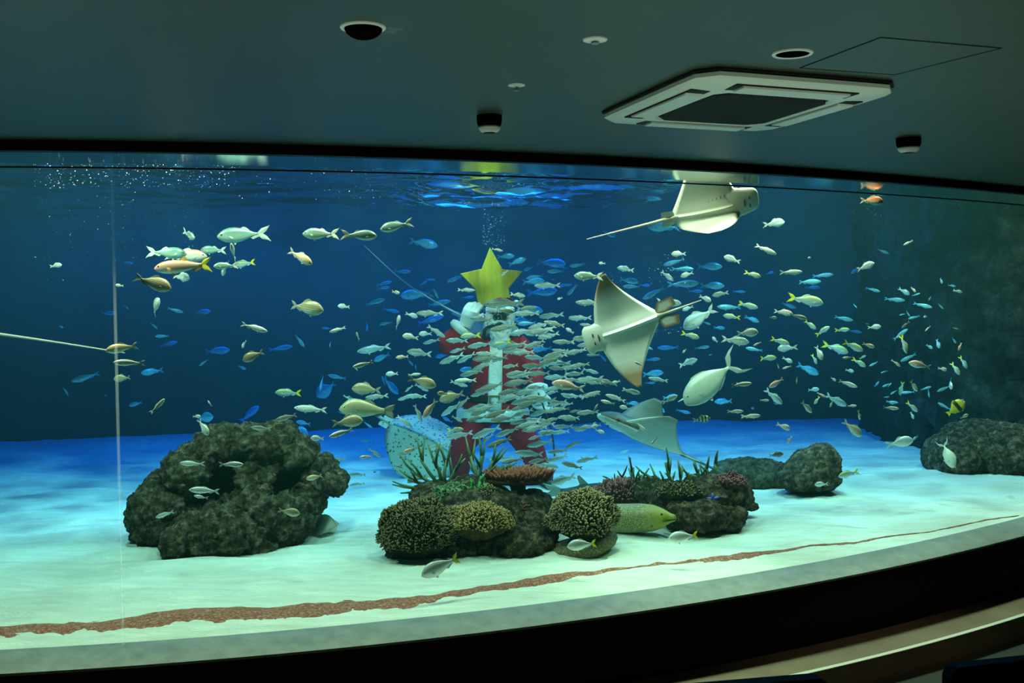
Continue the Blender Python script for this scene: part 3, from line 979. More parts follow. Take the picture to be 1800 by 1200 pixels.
'O': '''t 640 520 560 545;t 720 590 745 545;t 545 745 502 682;t 525 765 640 735;f 668 748 712 742 40;e 465 850 545 790;w 690 885 740 830;w 1010 865 960 850;
b 985 1000 945 940;b 980 455 910 440;d 1045 510 960 490;f 845 430 835 370 30;p 590 510 560 460 40;t 440 730 500 715;t 155 815 95 805''',
'P': '''t 40 180 0 220;t 30 290 90 245;t 60 385 -10 350;f 735 350 690 340;g 775 480 700 520;f 240 720 300 690 30;f 590 230 610 150 60;t 480 262 545 215''',
}
# keep-clear zones: (px0, py0, px1, py1, nearest depth, farthest depth) that other things fill
ZONES = [
    (770, 525, 985, 860, 9.72, 10.6), (805, 430, 925, 545, 9.85, 10.3),
    (1025, 475, 1250, 680, 7.35, 8.15), (1015, 290, 1330, 405, 7.1, 8.3), (1040, 700, 1345, 880, 8.7, 10.2),
    (665, 725, 830, 835, 10.2, 11.6), (225, 735, 612, 990, 6.95, 9.2), (655, 780, 1330, 995, 6.95, 10.6),
    (1245, 775, 1480, 870, 9.1, 11.2), (1615, 690, 1800, 850, 9.4, 14), (590, 440, 790, 560, 10.3, 11.3), (0, 585, 245, 625, 7.2, 7.6),
    (1540, 380, 1800, 840, 11.8, 16)]
RANGE = {'w': (.5, 1.9), 'W': (.85, 1.25), 'k': (.7, 1.8), 'g': (.8, 2.2), 'o': (.7, 1.0), 'G': (1.5, 1.9), 'p': (.8, 2.2), 'm': (.9, 2.1),
         's': (1.0, 3.0), 'e': (1.0, 3.0), 'd': (1.6, 3.4), 'f': (1.2, 3.2), 'y': (1.4, 3.2), 'q': (.7, 1.2), 'Z': (1.8, 2.4), 'U': (1.2, 1.5), 'Y': (1.6, 2.2), 'K': (1.8, 2.8)}
SCHOOL = (8.0, 9.66)
FISH = []
taken = []
rnd = random.Random(11)


def seg_dist(a, b, c, d):
    best = 1e9
    for i in range(5):
        p = a.lerp(b, i / 4)
        for j in range(5):
            q = c.lerp(d, j / 4)
            best = min(best, (p - q).length)
    return best


for key in ['N'] + [k for k in CAT if k != 'N']:
    x0, y0, sc = PATCH[key]
    for ent in CAT[key].replace('\n', '').split(';'):
        e = ent.split()
        kd = e[0]
        nx, ny, tx, ty = (float(v) / sc for v in e[1:5])
        nx += x0; tx += x0; ny += y0; ty += y0
        yaw = float(e[5]) if len(e) > 5 else rnd.uniform(-14, 14)
        cx, cy = (nx + tx) / 2, (ny + ty) / 2
        if kd in 'se':
            nx, tx, ny, ty = nx + (nx - tx) * .05, tx - (nx - tx) * .05, ny + (ny - ty) * .05, ty - (ny - ty) * .05
        plen = math.hypot(nx - tx, ny - ty)
        wd = wdepth(cx)
        if kd in RANGE:
            lo, hi = wd + RANGE[kd][0], wd + RANGE[kd][1]
            if kd in 'se' and 590 < cx < 1085 and 440 < cy < 870:
                lo, hi = SCHOOL
            if kd in 'fy' and cx > 1380:
                hi += .8
        else:
            lo, hi = 10.75, 13.2
        if kd == 'e' and cy > 800:
            lo, hi = 8.2, 9.6
        pl, ph = lo, hi
        half = plen / F / 2
        best = None
        for tr in range(60):
            if tr > 30:
                pl, ph = max(wd + .3, lo - .6), hi + .5
            dep = rnd.uniform(pl, ph)
            Lr = plen / F * dep / max(.4, math.cos(math.radians(yaw)))
            bad = 0
            for (a, b_, c_, d_, z0, z1) in ZONES:
                if max(nx, tx) > a and min(nx, tx) < c_ and max(ny, ty) > b_ and min(ny, ty) < d_ and z0 - .12 < dep < z1 + .12:
                    bad += 3
            pc = at(cx, max(ny, ty) + plen * .2, dep)
            if pc.z < ZS + .10:
                bad += 2 + (ZS + .10 - pc.z) * 10
            p, q = at(nx, ny, dep), at(tx, ty, dep)
            wv = math.sin(math.radians(yaw)) * Lr / 2
            p.y -= wv
            q.y += wv
            if bad < 2:
                for (a, b_, r_) in taken:
                    if abs(a.y - dep) < .5 and (a - p).length < 1.2:
                        g = (Lr * .17 + r_) - seg_dist(p, q, a, b_)
                        if g > 0:
                            bad += g * 5
            if best is None or bad < best[0]:
                best = (bad, dep, Lr, p, q)
            if bad == 0:
                break
        bad, dep, Lr, p, q = best
        taken.append((p, q, Lr * .17))
        FISH.append((kd, cx, cy, plen, dep, Lr, p, q))

for i in range(46):
    # the thick of the school in front of the diver
    for tr in range(80):
        cx, cy = rnd.gauss(930, 75), rnd.gauss(680, 75)
        if not (790 < cx < 1070 and 560 < cy < 830):
            continue
        dep = rnd.uniform(*SCHOOL)
        plen = rnd.uniform(36, 46)
        a = math.radians(rnd.gauss(8, 10))
        dx, dy = math.cos(a) * plen / 2, math.sin(a) * plen / 2
        p, q = at(cx - dx, cy + dy, dep), at(cx + dx, cy - dy, dep)
        Lr = plen / F * dep
        if all((Lr * .17 + r_) < seg_dist(p, q, a_, b_) for a_, b_, r_ in taken if (a_ - p).length < 1.0):
            taken.append((p, q, Lr * .17))
            FISH.append((rnd.choice('sse'), cx, cy, plen, dep, Lr, p, q))
            break



def put_fish(kd, p, q, Lr, i, roll=0):
    nm, meshes, words = KIND[kd]
    me = meshes[i % len(meshes)]
    o = bpy.data.objects.new(nm, me)
    X = (p - q).normalized()
    Zw = Vector((0, 0, 1)) if abs(X.z) < .8 else (Vector((0, 0, 1)) - Vector((X.x, 0, 0)).normalized() * X.z * .3)
    Y = Zw.cross(X).normalized()
    Z = X.cross(Y)
    R = Matrix((X, Y, Z)).transposed()
    R = R @ Matrix.Rotation(math.radians(roll), 3, 'X')
    o.matrix_world = Matrix.Translation((p + q) / 2) @ R.to_4x4() @ Matrix.Scale(Lr, 4)
    C.objects.link(o)
    return o


# landmarks for telling the fish of one kind apart
MARKS = [(862, 440, 'the top point of the yellow star'), (815, 485, 'the star point over the raised glove'), (915, 487, 'the star point away from the raised glove'), (822, 556, 'the raised white glove'),
         (880, 585, "the diver's white beard"), (795, 600, "the diver's raised red sleeve"), (930, 620, "the diver's lowered red sleeve"), (870, 665, 'the white coat front'), (945, 700, 'the lowered white glove'),
         (865, 730, "the diver's white coat hem"), (820, 775, "the diver's knee by the spotted ray"), (925, 770, "the diver's thigh by the thin stick"), (975, 775, 'the lower end of the thin stick'), (910, 850, 'the red table coral'),
         (810, 820, 'the spiky green coral clump'), (740, 780, 'the spotted ray'), (645, 722, 'the big pale sweetlips'), (535, 745, 'the top of the big boulder'), (400, 810, 'the cave of the big boulder'), (590, 845, 'the tip of the big boulder'),
         (280, 880, 'the outer foot of the big boulder'), (203, 720, 'the lower part of the pane seam'), (200, 480, 'the upper part of the pane seam'), (322, 468, 'the orange backed goatfish'), (430, 412, 'the topmost flagtail'), (527, 448, 'the cream grunt by the surface haze'),
         (610, 450, 'the tip of the whip tail'), (740, 510, 'the middle of the whip tail'), (1062, 490, 'the raised wing tip of the spread ray'), (1045, 585, 'the head of the spread ray'), (1098, 670, 'the lower wing tip of the spread ray'),
         (1200, 535, 'the tail of the spread ray'), (1240, 360, 'the eagle ray at the water surface'), (1050, 370, 'the tail of the eagle ray at the surface'), (1065, 735, 'the head of the dark eagle ray'), (1150, 720, 'the wing tip of the dark eagle ray'),
         (1200, 800, 'the tail root of the dark eagle ray'), (1240, 665, 'the large unicornfish'), (1234, 736, 'the black barred sergeant fish'), (1532, 355, 'the orange red squirrelfish'), (1420, 527, 'the largest yellow tailed fusilier'),
         (1430, 390, 'the blue streak under the surface'), (1380, 830, 'the low rock behind the reef'), (1450, 800, 'the peak of the low rear rock'), (1683, 715, 'the yellow butterflyfish'), (1665, 800, 'the unicornfish by the dark rock'),
         (1620, 500, 'the dark rock wall'), (1690, 600, 'the shaded end of the rock wall'), (1000, 858, 'the resting grey shark'), (1137, 910, 'the moray eel'), (725, 930, 'the brown brush coral'), (1025, 905, 'the knobbly brown coral'),
         (1250, 830, 'the staghorn coral on the far reef end'), (1300, 600, 'open water past the spread ray'), (1020, 560, 'the dense school beside the diver'), (1010, 640, 'the thick of the silver school'), (1480, 640, 'the yellowtails by the rock wall'),
         (640, 560, 'open water before the silver school'), (480, 600, 'the open water over the boulder'), (1500, 740, 'the far sand beside the rock wall')]
ORD = ['', 'second ', 'third ', 'fourth ', 'fifth ', 'sixth ', 'seventh ', 'eighth ', 'ninth ', 'tenth ', 'eleventh ', 'twelfth ', 'thirteenth ']


def size_word(l):
    return ''


from collections import Counter
total = Counter(KIND[f[0]][2] for f in FISH)
POSE = []
for f in FISH:
    d_ = f[6] - f[7]
    tilt = math.degrees(math.asin(max(-1, min(1, d_.z / max(d_.length, 1e-6)))))
    POSE.append('nose up' if tilt > 15 else ('nose down' if tilt < -15 else 'level'))
cls = {}
for i, f in enumerate(FISH):
    cls.setdefault((KIND[f[0]][2], POSE[i]), []).append(i)
LAB = {}
for (wd_, pose), ids in cls.items():
    if total[wd_] == 1:
        m = min(MARKS, key=lambda t: math.hypot(t[0] - FISH[ids[0]][1], t[1] - FISH[ids[0]][2]))
        LAB[ids[0]] = '%s, the only one of its kind in the tank' % wd_
        continue
    best = {}
    for m in MARKS:
        o_ = sorted((math.hypot(m[0] - FISH[i][1], m[1] - FISH[i][2]), i) for i in ids)
        for k, (d_, i) in enumerate(o_):
            # the rank, unless the next one is about as far off
            best.setdefault(i, []).append((k + (d_ > 160) * 2 + (d_ > 280) * 4, d_, k, m[2]))
    for i in ids:
        _, _, k, mk = min(x for x in best[i] if x[2] < len(ORD))
        LAB[i] = '%s %s, %snearest to %s' % (wd_, pose, ORD[k], mk)
CATN = {'ray': 'ray'}
for i, (kd, cx, cy, plen, dep, Lr, p, q) in enumerate(FISH):
    o = put_fish(kd, p, q, Lr, i, rnd.uniform(-6, 6))
    o['label'] = LAB[i]
    o['category'] = 'fish'
    if total[KIND[kd][2]] > 1:
        nm = KIND[kd][0].replace('_', ' ')
        o['group'] = nm + 's in the tank'
# ---------------------------------------------------------------- rays, eel, shark
def two_tone(name, a, b, scale=3, spots=None, rough=.5):
    m = mat(name, a, rough, 0, .4)
    t = noise_tex(m, scale, 4, .6)
    c = ramp(m, t.outputs['Fac'], [(.35, a), (.7, b)])
    if spots:
        sc, lo, hi, colr = spots
        tc = nd(m, 'ShaderNodeTexCoord')
        v = nd(m, 'ShaderNodeTexVoronoi')
        v.inputs['Scale'].default_value = sc
        lk(m, tc.outputs['Object'], v.inputs['Vector'])
        f = ramp(m, v.outputs['Distance'], [(lo, (1, 1, 1)), (hi, (0, 0, 0))])
        x = nd(m, 'ShaderNodeMix', data_type='RGBA')
        lk(m, f, x.inputs[0])
        lk(m, c, x.inputs[6])
        x.inputs[7].default_value = (*colr, 1)
        c = x.outputs[2]
    lk(m, c, bsdf(m).inputs['Base Color'])
    return m


def belly_mat(name, mid, edge, y0=.34, y1=.46):
    """White belly whose wing margins are brown (the animal's own colouring)."""
    m = mat(name, mid, .5, 0, .35)
    tc = nd(m, 'ShaderNodeTexCoord')
    uv = nd(m, 'ShaderNodeAttribute')
    uv.attribute_name = 'span'
    nz = noise_tex(m, 9, 3, .6)
    ma = nd(m, 'ShaderNodeMath', operation='MULTIPLY_ADD')
    lk(m, nz.outputs['Fac'], ma.inputs[0])
    ma.inputs[1].default_value = .16
    lk(m, uv.outputs['Fac'], ma.inputs[2])
    lk(m, ramp(m, ma.outputs[0], [(y0 * 2, mid), (y1 * 2, edge)]), bsdf(m).inputs['Base Color'])
    return m


M_ray_top = two_tone('ray_back_skin', (.06, .066, .06), (.095, .10, .088))
M_ray_belly = belly_mat('ray_belly_skin', (.90, .87, .80), (.42, .24, .14), .30, .43)
M_ray_plain = belly_mat('ray_pale_belly_skin', (.80, .82, .72), (.62, .60, .52), .44, .5)
M_leopard = two_tone('spotted_ray_skin', (.62, .58, .42), (.72, .68, .5), 4, (28, .20, .34, (.10, .10, .07)))
M_tail = mat('ray_tail_skin', (.62, .52, .44), .5)
M_tail_dark = mat('ray_dark_tail_skin', (.12, .12, .11), .5)
M_mouth = mat('ray_mouth', (.10, .05, .04), .6)


def ray_mesh(name, half=.5, chord=.5, round_=False, up=(.2, .8), upn=None, tail_pts=None, tail_r=.010, head=.12, thick=.075, sweep=None, top=None, belly=None, tailm=None, snout_w=.075, head_off=0., pelvic=.1, face=True, eyes=True):
    """Swimming ray: +X nose, +Y one wing, +Z back. up=(root angle, extra angle towards the tip) per wing; upn for the -Y wing."""
    bm = bmesh.new()
    lay = bm.verts.layers.float.new('span')
    NS, NU = 18, 12
    upn = upn or up

    def le(s):
        if round_:
            return chord * (.5 - .42 * s ** 2.2)
        if sweep:
            return chord * (.40 - sweep[0] * s ** 1.3 - .10 * s ** 4)
        return chord * (.42 - .10 * s - .42 * s ** 3)

    def te(s):
        if round_:
            return chord * (-.5 + .30 * s ** 2.4 + .1 * s)
        if sweep:
            return chord * (-.5 + sweep[1] * (1 - (1 - s) ** 1.35))
        return chord * (-.5 + .42 * (1 - (1 - s) ** 1.9) - .13 * s ** 3)
    cols = {}
    for side in (1, -1):
        a0, a1 = up if side > 0 else upn
        y = z = 0.0
        ds = half / NS
        for i in range(NS + 1):
            s = i / NS
            if i:
                sm = min(1, (s - .5 / NS) * 3.2)
                an = (a0 + a1 * (s - .5 / NS)) * sm * sm * (3 - 2 * sm)
                y += math.cos(an) * ds
                z += math.sin(an) * ds
            sm = min(1, s * 3.2)
            an = (a0 + a1 * s) * sm * sm * (3 - 2 * sm)
            ny, nz = -math.sin(an), math.cos(an)
            t = thick * max(.03, (1 - s) ** 1.15 + .55 * math.exp(-(s / .16) ** 2))
            L0, L1 = le(s), te(s)
            up_r, lo_r = [], []
            for k in range(NU + 1):
                u = k / NU
                x = L0 + (L1 - L0) * u
                p = (u ** .55) * (1 - u) * 2.05
                # the trunk is thicker along the middle
                for arr, sg, am in ((up_r, 1, 1.0), (lo_r, -1, .55)):
                    h = t * p * am
                    v = bm.verts.new((x, side * (y + ny * h * sg), z + nz * h * sg))
                    v[lay] = s
                    arr.append(v)
            if i == 0 and side < 0:
                for v in up_r + lo_r:
                    bm.verts.remove(v)
                up_r, lo_r = cols[(1, 0)]
            cols[(side, i)] = (up_r, lo_r)
        for i in range(NS):
            (u0, l0), (u1, l1) = cols[(side, i)], cols[(side, i + 1)]
            for k in range(NU):
                f = bm.faces.new((u0[k], u0[k + 1], u1[k + 1], u1[k]))
                f.material_index = 0
                f = bm.faces.new((l0[k], l1[k], l1[k + 1], l0[k + 1]))
                f.material_index = 1
        u1, l1 = cols[(side, NS)]
        for k in range(NU):
            bm.faces.new((u1[k], u1[k + 1], l1[k + 1], l1[k])).material_index = 0
    # open front and rear edges: close them
    bmesh.ops.remove_doubles(bm, verts=bm.verts, dist=.0006)
    # head lobe
    if head:
        x0 = le(0) + head_off
        rings = []
        for k, (dx, w_, hu, hl) in enumerate([(-.22, .13, .055, .028), (-.12, .115, .06, .034), (-.03, .1, .058, .034), (.06, .085, .045, .028), (.12, snout_w, .028, .02), (.145, snout_w * .82, .020, .015), (.158, snout_w * .55, .010, .008)]):
            x = x0 + dx * head / .12 * .75
            rr = []
            for q in range(16):
                an = 2 * PI * q / 16
                cy, cz = math.cos(an), math.sin(an)
                rr.append(Vector((x, w_ * cy * chord / .5, (hu if cz > 0 else hl) * cz * chord / .5 + .004)))
            rings.append(rr)
        n0 = len(bm.faces)
        R = loft(bm, rings, True, 0)
        for f in list(bm.faces)[n0:]:
            c = f.calc_center_median()
            f.material_index = 1 if c.z < .006 else 0
        if face:
            for sg in (1, -1):       # mouth line and nostrils on the underside
                ball(bm, (x0 + .055 * head / .12, sg * .03, -.024 * chord / .5), .011, 1, (.6, 1.5, .4), 3)
            ball(bm, (x0 + .02 * head / .12, 0, -.030 * chord / .5), .02, 1, (.35, 1.6, .3), 3)
            for sg in (1, -1):       # gill slits
                for g in range(5):
                    ball(bm, (x0 - .11 - .028 * g, sg * (.085 - .006 * g), -.026 * chord / .5), .012, 1, (.25, 1.2, .3), 3)
        if eyes:
            for sg in (1, -1):
                ball(bm, (x0 + .0, sg * .098 * chord / .5, .018), .016, 1, (1, .6, 1), 3)
    # pelvic fins
    xt = te(0)
    if pelvic:
        for sg in (1, -1):
            o2 = [(xt + .07, sg * .012), (xt + .02, sg * pelvic * .75), (xt - pelvic * .75, sg * pelvic * .8), (xt - pelvic * .85, sg * pelvic * .3), (xt - .02, sg * .01)]
            c = Vector((xt - .01, sg * pelvic * .4, 0))
            e = [bm.verts.new((a, b, -.002)) for a, b in o2]
            for v in e:
                v[lay] = .9
            for zz, mi in ((.010, 0), (-.012, 1)):
                vc = bm.verts.new(c + Vector((0, 0, zz)))
                vc[lay] = .2
                for i in range(len(e)):
                    f = bm.faces.new((e[i], e[(i + 1) % len(e)], vc))
                    f.material_index = mi
    # whip tail
    tp = tail_pts or [(0, 0, 0), (-.2, .01, .01), (-.45, -.01, .0), (-.75, .02, -.02)]
    pts = [Vector((xt + .06, 0, 0))] + [Vector((xt, 0, 0)) + Vector(p) for p in tp]
    n = len(pts)
    P3 = smooth_path3(pts, 5)
    m_ = len(P3)
    tube(bm, P3, [tail_r * (1.9 - 1.5 * i / (m_ - 1)) if i > 4 else tail_r * 1.9 for i in range(m_)], 7, 2)
    for f in bm.faces:
        f.smooth = True
    me = bpy.data.meshes.new(name)
    bm.to_mesh(me)
    bm.free()
    for mm in (top or M_ray_top, belly or M_ray_belly, tailm or M_tail, M_mouth):
        me.materials.append(mm)
    return me


def smooth_path3(P, n):
    out = []
    m = len(P)
    for i in range(m - 1):
        p0, p1, p2, p3 = P[max(i - 1, 0)], P[i], P[i + 1], P[min(i + 2, m - 1)]
        for k in range(n):
            t = k / n
            out.append(.5 * ((2 * p1) + (p2 - p0) * t + (2 * p0 - 5 * p1 + 4 * p2 - p3) * t * t + (3 * p1 - p0 - 3 * p2 + p3) * t ** 3))
    out.append(P[-1])
    return out


def pose(name, me, centre, fwd, back, label, cat, group=None):
    """fwd: where the nose points; back: roughly where the back faces (world)."""
    X = Vector(fwd).normalized()
    Z = Vector(back)
    Z = (Z - X * Z.dot(X)).normalized()
    Y = Z.cross(X)
    R = Matrix((X, Y, Z)).transposed()
    o = bpy.data.objects.new(name, me)
    o.matrix_world = Matrix.Translation(centre) @ R.to_4x4()
    C.objects.link(o)
    return tag(o, label, cat, group)


def world_dir(dx, dy, dz_depth=0):
    """A direction given by image right, image up and away from the camera."""
    return RIGHT * dx + UP * dy + FWD * dz_depth


# the spread ray, belly to the window
me = ray_mesh('spread_eagle_ray_mesh', .44, .57, sweep=(.17, .58), up=(-.12, -.25), upn=(-.1, -.35), tail_pts=[(0, 0, 0), (-.1, 0, .0), (-.2, 0, .005), (-.30, 0, .01)], tail_r=.008, pelvic=.13, head=.125, snout_w=.09, thick=.085, head_off=-.03)
pose('eagle_ray', me, at(1101, 575, 7.72), world_dir(-.93, -.33, -.10), world_dir(-.18, .10, 1), 'eagle ray with wings spread showing its white belly beside the silver school', 'ray', 'eagle rays in the tank')
# the ray at the surface
me = ray_mesh('surface_eagle_ray_mesh', .42, .56, sweep=(.30, .34), up=(-1.55, -.3), upn=(-.05, .0), belly=M_ray_plain, tail_pts=[(0, 0, 0), (-.14, .0, -.01), (-.36, .0, -.02), (-.6, -.01, -.06)], tail_r=.009, pelvic=.07, head=.13)
pose('eagle_ray', me, at(1246, 368, 7.6), world_dir(.975, .22, -.05), world_dir(.05, .45, .88), 'pale green eagle ray gliding under the water surface with a long thin tail', 'ray', 'eagle rays in the tank')
# the dark ray over the sand
me = ray_mesh('dark_eagle_ray_mesh', .46, .78, sweep=(.30, .40), up=(.30, .35), upn=(1.0, .35), belly=M_ray_plain, tailm=M_tail_dark, tail_pts=[(0, 0, 0), (-.2, .0, .0), (-.42, .02, -.01), (-.60, .03, .0)], tail_r=.010, pelvic=.13, head=.13, thick=.10)
pose('eagle_ray', me, at(1135, 768, 9.0), world_dir(-.90, .42, -.12), world_dir(.3, .85, .12), 'dark grey eagle ray gliding low over the far sand with raised wings', 'ray', 'eagle rays in the tank')
# the spotted ray by the diver's knee
me = ray_mesh('spotted_ray_mesh', .40, .86, round_=True, up=(.15, -.7), upn=(.0, -.6), top=M_leopard, belly=M_ray_plain, tailm=M_leopard, tail_pts=[(0, 0, 0), (-.15, .0, .0), (-.35, .0, .0), (-.5, .0, .03)], tail_r=.014, pelvic=.1, head=0, thick=.13, eyes=False)
pose('spotted_ray', me, at(746, 781, 10.75), world_dir(.86, -.5, -.2), world_dir(.22, .55, -.75), 'spotted pale green ray swimming behind the knee of the diver', 'ray')
# rays of which mostly the tail shows
me = ray_mesh('hidden_ray_mesh', .34, .42, round_=True, up=(.05, -.3), tailm=M_tail, tail_pts=[(0, 0, 0), (-.35, .0, .0), (-.75, .02, .03), (-1.25, .02, .16)], tail_r=.0075, head=0, eyes=False)
tr_, tt_ = at(806, 552, 10.75), at(610, 446, 11.1)
ax = (tr_ - tt_).normalized()
pose('whip_tailed_ray', me, tr_ + ax * .24, ax, Vector((.4, -.3, 1)), 'ray hidden behind the diver, its long whip tail trailing into open water', 'ray')
me = ray_mesh('outer_ray_mesh', .36, .45, round_=True, up=(.1, -.3), tailm=M_tail, tail_pts=[(0, 0, 0), (-.4, .0, .0), (-.8, .0, -.01), (-1.28, .0, -.03)], tail_r=.009, head=0, eyes=False)
tr_, tt_ = at(-110, 574, 7.35), at(243, 616, 7.4)
ax = (tr_ - tt_).normalized()
pose('whip_tailed_ray', me, tr_ + ax * .24, ax, Vector((0, -.4, 1)), 'ray mostly outside the view, its pale thin tail crossing the pane seam', 'ray')
# sand coloured ray lying beside the boulder
me = ray_mesh('sand_ray_mesh', .10, .23, round_=True, up=(-.1, -.15), top=mottled('sand_ray_skin', [(.3, (.40, .40, .30)), (.7, (.56, .55, .42))], 12), belly=M_ray_plain, tail_pts=[(0, 0, 0), (-.03, 0, 0), (-.06, .0, 0), (-.09, 0, 0)], tail_r=.006, head=0, eyes=False, pelvic=.05, thick=.09)
p = sand(572, 936)
pose('sand_ray', me, Vector((p.x, p.y, ZS + .045)), Vector((.75, -.45, .12)), Vector((-.1, -.3, 1)), 'sand coloured flat ray resting on the sand beside the big boulder', 'ray')
# shark resting behind the corals
me = fish_mesh('resting_shark_mesh', LONG, .8, 'dark', M_find, tail_h=.16, tail_len=.2, fork=.4, dorsal=(.0, .09, -.14, .9), anal=(-.1, .04, -.2), pect=.16, eye=.012)
p, q = at(1122, 868, 9.05), at(952, 862, 9.25)
o = bpy.data.objects.new('resting_shark', me)
X = (p - q).normalized()
Y = Vector((0, 0, 1)).cross(X).normalized()
Lr = (p - q).length
o.matrix_world = Matrix.Translation((p + q) / 2) @ Matrix((X, Y, X.cross(Y))).transposed().to_4x4() @ Matrix.Scale(Lr, 4)
C.objects.link(o)
tag(o, 'dark grey shark lying on the sand behind the table coral', 'shark')

# moray eel
M_moray = mat('moray_skin', (.5, .45, .1), .5, 0, .4)
tc = nd(M_moray, 'ShaderNodeTexCoord')
v = nd(M_moray, 'ShaderNodeTexVoronoi')
v.feature = 'DISTANCE_TO_EDGE'
v.inputs['Scale'].default_value = 75
lk(M_moray, tc.outputs['Object'], v.inputs['Vector'])
c1 = ramp(M_moray, v.outputs['Distance'], [(.05, (.36, .31, .13)), (.22, (.11, .10, .02))])
sp_ = nd(M_moray, 'ShaderNodeSeparateXYZ')
lk(M_moray, tc.outputs['Object'], sp_.inputs[0])
hd = at(1150, 905, 7.75)
mr_ = nd(M_moray, 'ShaderNodeMapRange')
mr_.inputs['From Min'].default_value = hd.x - .10
mr_.inputs['From Max'].default_value = hd.x + .04
lk(M_moray, sp_.outputs['X'], mr_.inputs['Value'])
x = nd(M_moray, 'ShaderNodeMix', data_type='RGBA')
lk(M_moray, mr_.outputs[0], x.inputs[0])
lk(M_moray, c1, x.inputs[6])
x.inputs[7].default_value = (.30, .27, .02, 1)
lk(M_moray, x.outputs[2], bsdf(M_moray).inputs['Base Color'])
path = [at(880, 893, 8.75), at(925, 905, 8.45), at(985, 908, 8.2), at(1045, 910, 8.0), at(1095, 911, 7.86), at(1125, 910, 7.8), at(1148, 910, 7.76), at(1166, 910, 7.72), at(1178, 910, 7.70), at(1187, 910, 7.68)]
rad = [.06, .085, .10, .105, .108, .105, .095, .066, .036, .02]
for q_, r_ in zip(path, rad):
    q_.z = max(q_.z, ZS + r_ * .92)
bm = bmesh.new()
P3 = smooth_path3(path, 4)
RR = []
for i in range(len(P3)):
    k = i / 4
    a = int(min(k, len(rad) - 1))
    b_ = min(a + 1, len(rad) - 1)
    RR.append(rad[a] + (rad[b_] - rad[a]) * (k - a))
tube(bm, P3, RR, 18)
for f in bm.faces:
    f.smooth = True
top0 = len(bm.verts)
# dorsal fin ridge
ridge = []
for pt, r_ in zip(P3[:-22], RR[:-22]):
    ridge.append((pt + Vector((0, 0, r_ * .9)), pt + Vector((0, 0, r_ * 1.22))))
for (a0, a1), (b0, b1) in zip(ridge, ridge[1:]):
    for s_ in (.008, -.008):
        vs_ = [bm.verts.new(a0 + Vector((0, s_, 0))), bm.verts.new(b0 + Vector((0, s_, 0))), bm.verts.new(b1), bm.verts.new(a1)]
        bm.faces.new(vs_ if s_ > 0 else vs_[::-1])
e_ = at(1163, 903, 7.66)
ball(bm, (e_.x, e_.y - .01, e_.z), .010, 1, (1, .6, 1), 1)
g_ = at(1143, 917, 7.78)
ball(bm, (g_.x, g_.y - .093, g_.z), .016, 2, (1, .35, 1.1), 1)
mp = [at(1187, 913, 7.665), at(1176, 915, 7.66), at(1165, 917, 7.645)]
tube(bm, mp, .004, 5, 1)
o = obj('moray_eel', bm, [M_moray, M_eye])
tag(o, 'yellow green moray eel poking its head out between the corals', 'eel')
# ---------------------------------------------------------------- rocks and corals
def fused(bm, voxel, smooth_it=2):
    me = bpy.data.meshes.new('tmp')
    bm.to_mesh(me)
    bm.free()
    o = bpy.data.objects.new('tmp', me)
    C.objects.link(o)
    md = o.modifiers.new('r', 'REMESH')
    md.mode = 'VOXEL'
    md.voxel_size = voxel
    if smooth_it:
        s_ = o.modifiers.new('s', 'SMOOTH')
        s_.iterations = smooth_it
    dg = bpy.context.evaluated_depsgraph_get()
    ev = o.evaluated_get(dg)
    out = bmesh.new()
    out.from_mesh(ev.to_mesh())
    ev.to_mesh_clear()
    bpy.data.objects.remove(o)
    bpy.data.meshes.remove(me)
    return out


def roughen(bm, amp, sc, seed=0, fine=1.0):
    bm.normal_update()
    off = Vector((seed * 3.7, seed * 1.3, seed * 7.1))
    mv = []
    for v in bm.verts:
        p = v.co * sc + off
        d = noise.noise(p) + .55 * noise.noise(p * 2.3) + fine * (.55 * (1 - 2.4 * abs(noise.noise(p * 4.1))) + .42 * (1 - 2.4 * abs(noise.noise(p * 9))) + .30 * (1 - 2.4 * abs(noise.noise(p * 19))) + .12 * noise.noise(p * 37) + .9 * (noise.voronoi(p * 3.2)[0][0] - .45) + .5 * (noise.voronoi(p * 7.5)[0][0] - .45))
        mv.append(v.normal * d * amp)
    for v, d in zip(bm.verts, mv):
        v.co += d


def px_ball(bm, px, py, dep, rx, ry, rd, sub=3):
    s_ = dep / F
    ball(bm, at(px, py, dep), 1, sub, (rx * s_, rd, ry * s_))


def rock_mat(name, dark, mid, light, sc=15):
    m = mat(name, mid, .9, 0, .15)
    t = noise_tex(m, sc, 8, .72)
    col = ramp(m, t.outputs['Fac'], [(.36, dark), (.49, mid), (.60, light), (.70, tuple(min(1, c * 2.1) for c in light))])
    lk(m, col, bsdf(m).inputs['Base Color'])
    t2 = noise_tex(m, sc * 2.6, 8, .78)
    bump(m, t2.outputs['Fac'], 1.0, .05)
    return m


M_rock = rock_mat('boulder_rock', (.022, .017, .010), (.105, .078, .044), (.32, .25, .15))
M_reef = rock_mat('reef_rock', (.018, .013, .008), (.085, .058, .035), (.30, .21, .12), 17)
M_wallrock = rock_mat('tank_wall_rock', (.010, .016, .016), (.03, .036, .034), (.065, .07, .06), 5)


